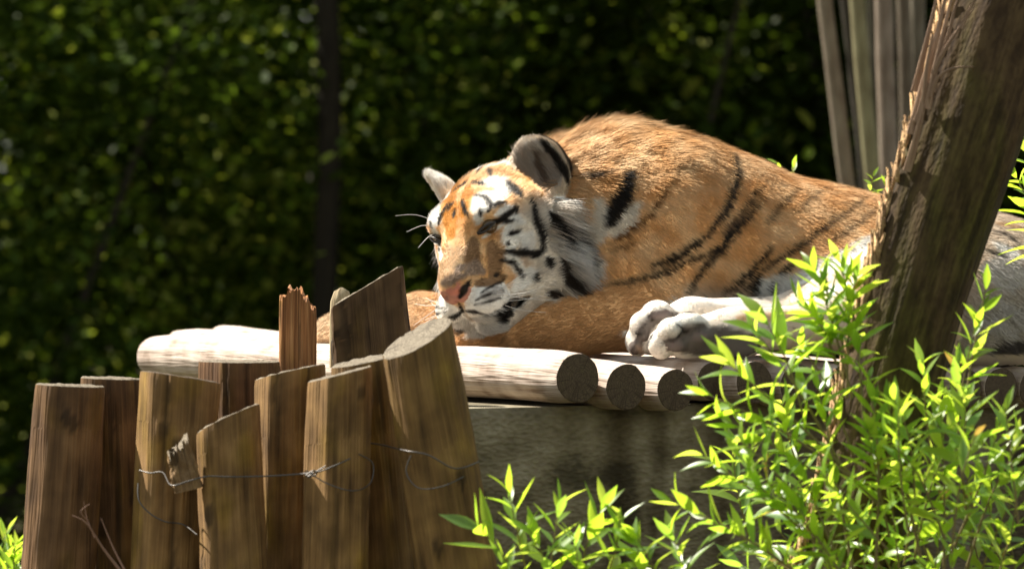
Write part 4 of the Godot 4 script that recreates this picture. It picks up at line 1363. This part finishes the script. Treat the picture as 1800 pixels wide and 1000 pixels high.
	brush(K2, 0.0235, [103, 53, 16, 110, 21, 16, 122, -2, 4], true)
	brush(K2, 0.0106, [135, 71, -2, 156, 41, -15, 167, 25, -24, 179, 9, -23], true)
	brush(K2, 0.0165, [148, 35, -8, 167, 9, -26], true)
	brush(K2, 0.0212, [73, -17, 17, 100, -23, 2], true)
	brush(K, 0.0129, [45, 19, 29, 48, 7, 28], true)
	brush(K, 0.0094, [100, 135, -3, 115, 112, -1, 129, 88, -3, 144, 65, -7], true)
	brush(K, 0.0424, [-33, -59, 111, -8, -58, 52], true)
	brush(K, 0.0259, [-17, -45, 107, 18, -36, 22], true)
	brush(K, 0.0094, [-103, -55, 92, -76, -54, 118, -41, -59, 117], true)
	brush(K, 0.0082, [-120, -69, 83, -103, -52, 92, -110, -36, 100])
	brush(K2, 0.0071, [-75, -31, 125, -49, -19, 127, -19, -8, 101], true)
	brush(K2, 0.0071, [-77, -40, 123, -49, -33, 131, -23, -26, 119], true)
	brush(K2, 0.0071, [-63, -15, 124, -41, -2, 112, -16, 10, 69], true)
	brush(K, 0.0094, [-37, 19, 85, -28, 22, 79], true)
	brush(G, 0.0212, [-142, 4, 120, -116, 11, 132])
	brush(P, 0.0176, [-132, -12, 124, -109, -13, 124])
	brush(P, 0.0141, [-112, 4, 132, -109, -26, 123])
	brush(K, 0.0176, [-90, 4, 125, -99, -10, 131, -107, -24, 123])
	brush(G, 0.0141, [-134, 11, 127, -111, 16, 131, -95, 20, 125])
	brush(K, 0.0106, [-152, 82, -1, -147, 89, 8])
	brush(C, 0.0400, [172, 176, -29, 183, 135, -17, 177, 100, -14])
	brush(C, 0.0306, [203, 108, -11, 219, 122, -10, 235, 135, -10, 246, 153, -11, 257, 171, -14])
	brush(K, 0.0447, [234, 226, -40, 226, 188, -25, 196, 132, -15])
	brush(K2, 0.0106, [130, 225, -64, 165, 227, -54, 196, 236, -53])
	brush(D, 0.0106, [352, 269, -75, 341, 250, -51, 331, 231, -33, 321, 212, -21, 311, 195, -13, 301, 178, -7, 292, 161, -3, 282, 144, -1, 265, 132, -4, 247, 121, -6, 230, 110, -8, 212, 99, -9])
	brush(D, 0.0071, [198, 89, -11, 222, 99, -8, 247, 108, -5])
	brush(D, 0.0071, [198, 74, -11, 224, 82, -8, 249, 89, -3])
	brush(K2, 0.0176, [459, 274, -168, 465, 248, -122, 466, 222, -90, 459, 203, -67, 452, 184, -49, 446, 165, -34, 431, 145, -18, 417, 125, -6, 402, 106, 1])
	brush(K, 0.0176, [402, 106, 1, 382, 92, 8, 361, 78, 12, 341, 64, 14, 322, 56, 13, 304, 48, 11, 286, 40, 6])
	brush(K, 0.0118, [516, 206, -101, 503, 190, -82, 491, 175, -65, 478, 159, -51, 466, 140, -37, 453, 121, -25, 441, 101, -16, 429, 82, -9, 410, 73, -1, 391, 65, 6, 372, 56, 11, 354, 47, 13, 335, 38, 14, 316, 32, 13, 297, 26, 9, 278, 20, 4, 259, 14, -1, 236, 9, -7, 214, 5, -12, 191, 0, -17])
	brush(K, 0.0141, [521, 182, -84, 505, 164, -66, 488, 145, -51, 472, 127, -37, 457, 108, -25, 441, 89, -15, 426, 71, -8, 408, 53, -1, 390, 35, 5, 381, 19, 7, 371, 3, 11, 362, -14, 17])
	brush(K3, 0.0118, [499, 177, -71, 480, 156, -51, 460, 135, -32, 443, 121, -19, 426, 106, -9])
	brush(K2, 0.0106, [688, 150, -92, 671, 139, -79, 655, 127, -68, 638, 115, -61, 622, 103, -54, 606, 91, -48, 590, 80, -44, 574, 70, -41, 558, 60, -37, 541, 51, -34, 525, 41, -31, 508, 25, -27, 491, 8, -26, 474, -8, -26, 458, -24, -28])
	brush(K, 0.0141, [534, 80, -42, 521, 64, -35, 508, 48, -30, 495, 33, -27, 480, 21, -25, 466, 9, -24, 451, -3, -23, 436, -14, -21])
	brush(K, 0.0141, [590, 51, -33, 570, 38, -31, 550, 26, -29, 535, 12, -28, 520, -2, -28, 505, -15, -29, 485, -27, 103])
	brush(K3, 0.0094, [595, 200, -135, 574, 181, -105, 554, 162, -83, 540, 146, -69, 526, 129, -58])
	brush(K3, 0.0082, [656, 203, -161, 636, 190, -129, 617, 177, -109, 602, 164, -94, 586, 150, -82])
	brush(K3, 0.0082, [739, 183, -154, 717, 169, -119, 696, 155, -98, 675, 141, -81, 657, 124, -67, 638, 108, -56])
	brush(K3, 0.0082, [761, 165, -127, 744, 151, -103, 727, 137, -85, 710, 123, -70, 690, 110, -58, 669, 96, -48, 649, 82, -40])
	brush(K3, 0.0118, [309, 328, -206, 325, 324, -206, 345, 318, -206])
	brush(K3, 0.0094, [239, 341, -184, 258, 337, -171, 278, 333, -173, 298, 329, -181])
	brush(W, 0.0471, [466, -28, 111, 525, -6, -28, 578, 12, -21])
	brush(W, 0.0706, [577, 0, -15, 612, 18, -3, 647, 35, 0, 688, 53, -2, 730, 71, -11])
	brush(W, 0.0471, [607, -22, 102, 654, -10, 98, 700, 1, 97])
	brush(W, 0.0400, [708, 82, -31, 767, 94, -36])
	brush(K, 0.0141, [513, 23, -28, 502, 6, -26, 490, -12, -27, 473, -28, 110])
	brush(K, 0.0118, [545, 9, -27, 532, -10, -28, 513, -28, 100])
	brush(S, 0.0824, [985, 36, 40, 1044, 24, 34])
	brush(S, 0.0824, [973, -70, 47, 1008, -70, 44, 1044, -70, 36])
	brush(G3, 0.0518, [982, -132, 5, 1021, -128, 2, 1060, -125, -9])  # shade at the foot of the rump, painted as dark grey fur
	brush(T, 0.0306, [1004, 127, -72, 1031, 122, -71, 1060, 117, -78])
	brush(K2, 0.0106, [989, 112, -36, 1017, 108, -36, 1033, 96, -24, 1048, 85, -13])
	brush(K2, 0.0094, [981, 71, 17, 1016, 61, 19])
	brush(W, 0.0235, [994, 88, -2, 1011, 78, 4, 1029, 69, 9, 1046, 59, 13])
	brush(W, 0.0188, [232, -114, 166, 237, -100, 22, 246, -67, 185, 268, -53, 188, 289, -39, 191, 309, -35, 184, 333, -33, 27, 349, -27, 144, 368, -28, 155, 387, -29, 150, 407, -31, 139])  # sunlit upper rims of hind paws and legs, painted white, then tan
	brush(W, 0.0235, [280, -117, 279, 290, -97, 281, 307, -78, 299, 326, -73, 301, 344, -67, 295, 363, -65, 296, 383, -63, 283, 403, -61, 267])
	brush(W, 0.0165, [419, -35, 140, 437, -37, 136, 456, -38, 132, 475, -40, 128, 494, -41, 123, 513, -43, 118, 536, -44, 112, 555, -43, 200, 579, -44, 199])
	brush(T, 0.0235, [460, -65, 279, 478, -64, 274, 497, -64, 262, 516, -63, 248, 535, -62, 237, 554, -61, 230, 578, -60, 221, 601, -59, 211, 625, -57, 202])  # sunlit top of the near hind leg, painted tan
	brush(G3, 0.0471, [328, -124, 302, 391, -127, 280, 437, -126, 286, 483, -125, 281])
	brush(G3, 0.0259, [340, -99, 301, 356, -88, 297, 391, -81, 286])
	brush(G3, 0.0353, [358, -102, 295, 425, -97, 289, 471, -102, 286])
	brush(G3, 0.0235, [312, -113, 296, 328, -108, 303])
	brush(G3, 0.0282, [262, -120, 191, 266, -95, 205, 289, -72, 199, 312, -65, 203, 336, -59, 176])
	brush(G, 0.0165, [257, -125, 194, 267, -139, 175])
	brush(K, 0.0071, [312, -101, 302, 333, -104, 303, 344, -92, 299])  # black lines between the toes paint the shade in the gaps
	brush(K, 0.0071, [336, -78, 301, 347, -90, 298, 358, -95, 295])
	brush(K, 0.0082, [252, -97, 196, 266, -101, 204])
	brush(K, 0.0082, [280, -62, 200, 289, -74, 199])
	brush(K, 0.0094, [286, -147, -49, 278, -111, 273, 287, -94, 274])  # shade in the gap between the two paws, painted black
	brush(K, 0.0118, [345, -54, 276, 365, -52, 277, 388, -52, 174])  # painted shade where one hind foot passes behind the other
	brush(PD, 0.0212, [326, -117, 302, 342, -119, 302])
	brush(PD, 0.0212, [370, -101, 296, 390, -102, 295])
	brush(PD, 0.0141, [289, -62, 203, 315, -55, 201])
	brush(PD, 0.0141, [308, -54, 202, 320, -52, 194])
	brush(T, 0.0259, [-217, -41, -318, -193, -39, -306, -169, -38, -296])
	brush(K4, 0.0071, [-12, -108, 29, -9, -135, 14])  # wrist fold, its shade painted as a dark line

func base_colour(p: Vector3, nrm: Vector3, t: int) -> Color:
	var mott := bump_noise.get_noise_3dv(p * 14.0)
	var c := ORANGE.lerp(Color(0.86, 0.60, 0.34), clampf(0.42 + mott, 0, 1))
	if t == T_HEAD or t == T_MUZZLE or t == T_RUFF or t == T_NOSE or t == T_EAR or t == T_INNER:
		var q := in_head(p)
		if t == T_RUFF: c = WHITE_FUR.lerp(Color(0.60, 0.48, 0.36), clampf(0.35 + mott, 0, 1))
		elif t == T_MUZZLE: c = WHITE_FUR
		elif t == T_NOSE: c = Color(0.42, 0.20, 0.15)
		elif t == T_EAR and in_head(p).x < 0.0: c = WHITE_FUR  # far ear white all over, sunlight put into its colour
		elif t == T_EAR: c = Color(0.06, 0.045, 0.035) if (nrm.dot(hf) < 0.05) else Color(0.66, 0.54, 0.40)
		elif t == T_INNER: c = Color(0.46, 0.39, 0.32).lerp(Color(0.85, 0.81, 0.75), clampf(mott * 1.2 + (0.0 if in_head(p).x > 0.0 else 0.95), 0.0, 0.95))  # far cup whitened as well, to look sunlit
		else:
			# orange crown and bridge, paling to the cheeks
			var pale := smoothstep(0.055, 0.095, absf(q.x)) * smoothstep(0.08, 0.03, q.y) + smoothstep(-0.05, -0.075, q.y)
			c = c.lerp(Color(0.70, 0.62, 0.52), clampf(pale, 0, 1))
	elif t == T_LEG:
		c = Color(0.70, 0.65, 0.585).lerp(Color(0.68, 0.50, 0.32), clampf((p.x - 0.35) * 2.2 + mott * 0.4, 0.0, 0.7))
	elif t == T_PAD:
		c = Color(0.10, 0.075, 0.065)
	elif t == T_ARM:
		c = Color(0.66, 0.38, 0.17).lerp(Color(0.74, 0.60, 0.42), clampf(-0.15 + mott * 0.3 + smoothstep(-0.1, -0.3, p.x) * 0.75, 0.0, 1.0))
	elif p.x > 0.35:
		# belly pale, rump greyer
		var low := smoothstep(0.02 + (p.x - 0.35) * 0.05, -0.06, p.y)
		c = c.lerp(Color(0.66, 0.60, 0.55), clampf(low, 0, 1) * 0.9)
		c = c.lerp(Color(0.72, 0.63, 0.52), smoothstep(0.86, 1.0, p.x) * 0.8)
	return c

func paint(p: Vector3, nrm: Vector3, t: int) -> Color:
	var c := base_colour(p, nrm, t)
	var wob := 0.0
	for s in strokes:
		var box: AABB = s[3]
		if not box.has_point(p): continue
		var pts: PackedVector3Array = s[2]
		var d := 9.0
		var n := pts.size()
		if n == 1: d = p.distance_to(pts[0])
		var taper := 1.0
		for i in n - 1:
			var a := pts[i]
			var ab := pts[i + 1] - a
			var h := clampf((p - a).dot(ab) / maxf(ab.length_squared(), 1e-9), 0.0, 1.0)
			var e := (p - a - ab * h).length()
			if e < d:
				d = e
				var run := (i + h) / (n - 1)
				taper = 0.55 + 0.45 * minf(1.0, 3.5 * minf(run, 1.0 - run))
		if wob == 0.0: wob = 1.0 + 0.28 * bump_noise.get_noise_3dv(p * 60.0)
		var r: float = s[1] * taper * wob
		var soft := 0.0016 + r * 0.18
		c = c.lerp(s[0], 1.0 - smoothstep(r - soft, r + soft, d))
	return c

# which way the coat lies and how long it is
func coat(p: Vector3, t: int) -> Vector4:
	match t:
		T_HEAD:
			var q := in_head(p)
			var out := (hl * q.x * 5.0 + hu * (q.y * 3.0 + 0.1) - hf * 0.9)
			var l := lerpf(0.007, 0.016, clampf((0.10 - q.z) / 0.14, 0.0, 1.0))
			return Vector4(out.x, out.y, out.z, l)
		T_MUZZLE:
			var q2 := in_head(p)
			var o2 := hl * signf(q2.x) * 0.8 - hf * 0.7 - hu * (0.35 if q2.y > -0.085 else 0.9)
			return Vector4(o2.x, o2.y, o2.z, 0.006 if q2.y > -0.085 else 0.017)
		T_RUFF:
			var q3 := in_head(p)
			var o3 := hl * signf(q3.x) * 0.55 - hf * 0.8 - hu * 1.35
			return Vector4(o3.x, o3.y, o3.z, 0.052)
		T_EAR:
			return Vector4(hu.x, hu.y, hu.z, 0.011)
		T_INNER:
			return Vector4(hu.x - hl.x * 0.4, hu.y - hl.y, hu.z - hl.z * 0.4, 0.022 if in_head(p).x > 0.0 else 0.009)
		T_ARM:
			return Vector4(-1.0, -0.35, 0.0, 0.012)
		T_LEG:
			return Vector4(-1.0, -0.1, 0.2, 0.0048)
		T_NOSE, T_PAD:
			return Vector4(1, 0, 0, 0.0)
	# body: back along the spine and down the flank; the neck and shoulder crest is shaggy
	var crest := smoothstep(0.16, 0.30, p.y) * smoothstep(0.5, 0.3, p.x)
	var belly := smoothstep(0.3, 0.6, p.x) * smoothstep(0.05, -0.06, p.y)
	var neck := smoothstep(0.25, 0.08, p.x)
	return Vector4(1.0, lerpf(-0.75, 0.15, crest), 0.1 + 0.2 * belly, 0.0155 + 0.020 * crest + 0.014 * belly + 0.006 * neck)

func fur_blade() -> ArrayMesh:
	var v := PackedVector3Array()
	var nn := PackedVector3Array()
	var idx := PackedInt32Array()
	var w := [0.5, 0.46, 0.32, 0.0]
	for i in 4:
		var t := i / 3.0
		for s in [-1.0, 1.0]:
			v.append(Vector3(s * w[i], t, -0.22 * t * t))
			nn.append(Vector3(s * 0.35, 0.25, 1.0).normalized())
	for i in 3:
		var a := i * 2
		idx.append_array([a, a + 2, a + 1, a + 1, a + 2, a + 3])
	return arrays_mesh(v, nn, PackedVector2Array(), idx)

func make_tiger() -> void:
	hc = Vector3(-0.031, 0.088, -0.060)
	hf = Vector3(-0.478, -0.292, 0.828).normalized()
	hl = Vector3(0.817, 0.199, 0.542)
	hl = (hl - hf * hl.dot(hf)).normalized()
	hu = hf.cross(hl)
	var base := Vector3(0.4, -0.142, -0.2)
	var root := thing("tiger", "large orange tiger with black stripes dozing with its chin on its forelegs", "tiger", base)
	var lists := tiger_shape()
	paint_strokes()
	var v := PackedVector3Array()
	var nn := PackedVector3Array()
	var tags := PackedInt32Array()
	var idx := PackedInt32Array()
	var t0 := Time.get_ticks_msec()
	net(Vector3(-0.46, -0.17, -0.60), Vector3(1.38, 0.40, 0.36), 0.0075, lists[0], v, nn, tags, idx)
	var body_count := v.size()
	net(hc - Vector3.ONE * 0.29, hc + Vector3.ONE * 0.29, 0.0034, lists[1], v, nn, tags, idx)
	var t1 := Time.get_ticks_msec()
	var cc := PackedColorArray()
	cc.resize(v.size())
	# the inside of the ear cups
	for i in range(body_count, v.size()):
		if tags[i] == T_EAR:
			for s in [-1.0, 1.0]:
				var ea := ear_axes(s)
				var q := v[i] - ear_at(s)
				if q.length() < 0.11 and nn[i].dot(ea.z) > 0.1 and Vector2(q.dot(ea.x) / .051, q.dot(ea.y) / .057).length() < 0.98: tags[i] = T_INNER
	for i in v.size(): cc[i] = paint(v[i], nn[i], tags[i])
	var t2 := Time.get_ticks_msec()
	# ---- coat
	var rows := PackedFloat32Array()
	var fr := RandomNumberGenerator.new()
	fr.seed = 99
	var count := 0
	for f in range(0, idx.size(), 3):
		var i0 := idx[f]
		var i1 := idx[f + 1]
		var i2 := idx[f + 2]
		var n0 := nn[i0]
		var p0 := v[i0]
		if n0.z < -0.32 or p0.y < -0.137: continue
		var cl := coat(p0, tags[i0])
		if cl.w <= 0.0: continue
		var area := (v[i1] - p0).cross(v[i2] - p0).length() * 0.5
		var fine := i0 >= body_count
		var want := area * (430000.0 if fine else 265000.0) * (1.5 if cl.w < 0.01 else 1.0)
		var k := int(want) + (1 if fr.randf() < want - int(want) else 0)
		for j in k:
			var a := fr.randf()
			var b := fr.randf()
			if a + b > 1.0:
				a = 1.0 - a
				b = 1.0 - b
			var p := p0 + (v[i1] - p0) * a + (v[i2] - p0) * b
			var c := cc[i0]
			c = c.lerp(cc[i1], a).lerp(cc[i2], b) if a + b > 0.0 else c
			var tan_ := Vector3(cl.x + fr.randf_range(-0.25, 0.25), cl.y + fr.randf_range(-0.25, 0.25), cl.z + fr.randf_range(-0.25, 0.25))
			tan_ += Vector3(bump_noise.get_noise_3dv(p * 16.0), bump_noise.get_noise_3dv(p * 16.0 + Vector3(9, 2, 4)), 0.0) * (0.22 + 0.35 * clampf((cl.w - 0.018) / 0.02, 0.0, 1.0))
			tan_ = (tan_ - n0 * tan_.dot(n0)).normalized()
			var lean := fr.randf_range(0.16, 0.62) + (0.1 + 0.3 * clampf((cl.w - 0.018) / 0.02, 0.0, 1.0)) * bump_noise.get_noise_3dv(p * 21.0)
			var y := (tan_ * cos(lean) + n0 * sin(lean))
			var z := (n0 - y * n0.dot(y)).normalized()
			var x := y.cross(z)
			var len_ := cl.w * fr.randf_range(0.55, 1.3) * (1.0 + 0.5 * bump_noise.get_noise_3dv(p * 30.0))
			var wid := (0.0009 if fine else 0.0012) * fr.randf_range(0.7, 1.3)
			var tone := fr.randf_range(0.82, 1.18)
			p -= base + n0 * 0.001
			rows.append_array([x.x * wid, y.x * len_, z.x * len_, p.x, x.y * wid, y.y * len_, z.y * len_, p.y, x.z * wid, y.z * len_, z.z * len_, p.z, c.r * tone, c.g * tone, c.b * tone, 1.0])
			count += 1
	var t3 := Time.get_ticks_msec()
	for i in v.size(): v[i] -= base
	var skin := StandardMaterial3D.new()
	skin.vertex_color_use_as_albedo = true
	skin.roughness = 0.7
	skin.metallic_specular = 0.3
	part("body", arrays_mesh(v, nn, PackedVector2Array(), idx, cc), skin, root)
	var hair := StandardMaterial3D.new()
	hair.vertex_color_use_as_albedo = true
	hair.roughness = 0.55
	hair.metallic_specular = 0.3
	hair.backlight_enabled = true
	hair.backlight = lin(0.5, 0.5, 0.5)
	hair.cull_mode = BaseMaterial3D.CULL_DISABLED
	var mm := MultiMesh.new()
	mm.transform_format = MultiMesh.TRANSFORM_3D
	mm.use_colors = true
	mm.mesh = fur_blade()
	mm.instance_count = count
	mm.buffer = rows
	var fur := MultiMeshInstance3D.new()
	fur.name = "fur"
	fur.multimesh = mm
	fur.material_override = hair
	fur.set_meta("kind", "stuff")
	root.add_child(fur, true)
	print("tiger: %d verts, %d tris, %d hairs; shape %d paint %d coat %d ms" % [v.size(), idx.size() / 3, count, t1 - t0, t2 - t1, t3 - t2])
	make_face(root, base)

func make_face(root: Node3D, base: Vector3) -> void:
	# eyes nearly shut: an amber ball behind dark lids
	var ball := StandardMaterial3D.new()
	ball.albedo_color = lin(0.07, 0.042, 0.016)
	ball.roughness = 0.12
	var lid := StandardMaterial3D.new()
	lid.albedo_color = lin(0.02, 0.015, 0.012)
	lid.roughness = 0.5
	for s in [-1.0, 1.0]:
		var sm := SphereMesh.new()
		sm.radius = 0.0155
		sm.height = 0.031
		sm.radial_segments = 24
		sm.rings = 12
		part("eye", sm, ball, root, hp(s * .056 if s > 0 else s * .052, .046, .0905 if s > 0 else .082) - base)
		for up in [1.0, -1.0]:
			var pts := []
			for k in 7:
				var t := k / 6.0
				pts.append(hp(s * lerpf(.042, .074, t), .044 + up * 0.0040 * sin(PI * t) + 0.010 * t - 0.002, .112 - 0.016 * t * t - (0.0 if s > 0 else 0.010)) - base)
			part("eyelid", tube(bent(pts, 12), 0.0030, 0.0022, 8), lid, root)
	# whiskers
	var wm := StandardMaterial3D.new()
	wm.albedo_color = lin(0.75, 0.73, 0.68)
	wm.roughness = 0.4
	var r := RandomNumberGenerator.new()
	r.seed = 4
	for s in [-1.0, 1.0]:
		for k in 9:
			var from := hp(s * .056, -.060 - .010 * (k % 3), .150 - .012 * (k / 3.0))
			var to: Vector3 = from + hl * (s * r.randf_range(.06, .11)) + hu * r.randf_range(-.06, .03) - hf * r.randf_range(.0, .05)
			part("whisker", tube(bent([from - base, from.lerp(to, 0.5) + hf * 0.012 - base, to - base], 8), 0.0006, 0.0003, 4), wm, root)
	for k in 3:
		var from := hp(-.050, .075 - .01 * k, .085)
		var to: Vector3 = from + Vector3(-0.085 + 0.02 * k, 0.012 - 0.022 * k, 0.01)
		part("brow_whisker", tube(bent([from - base, from.lerp(to, 0.5) + Vector3(0, 0.008, 0) - base, to - base], 8), 0.0006, 0.0003, 4), wm, root)
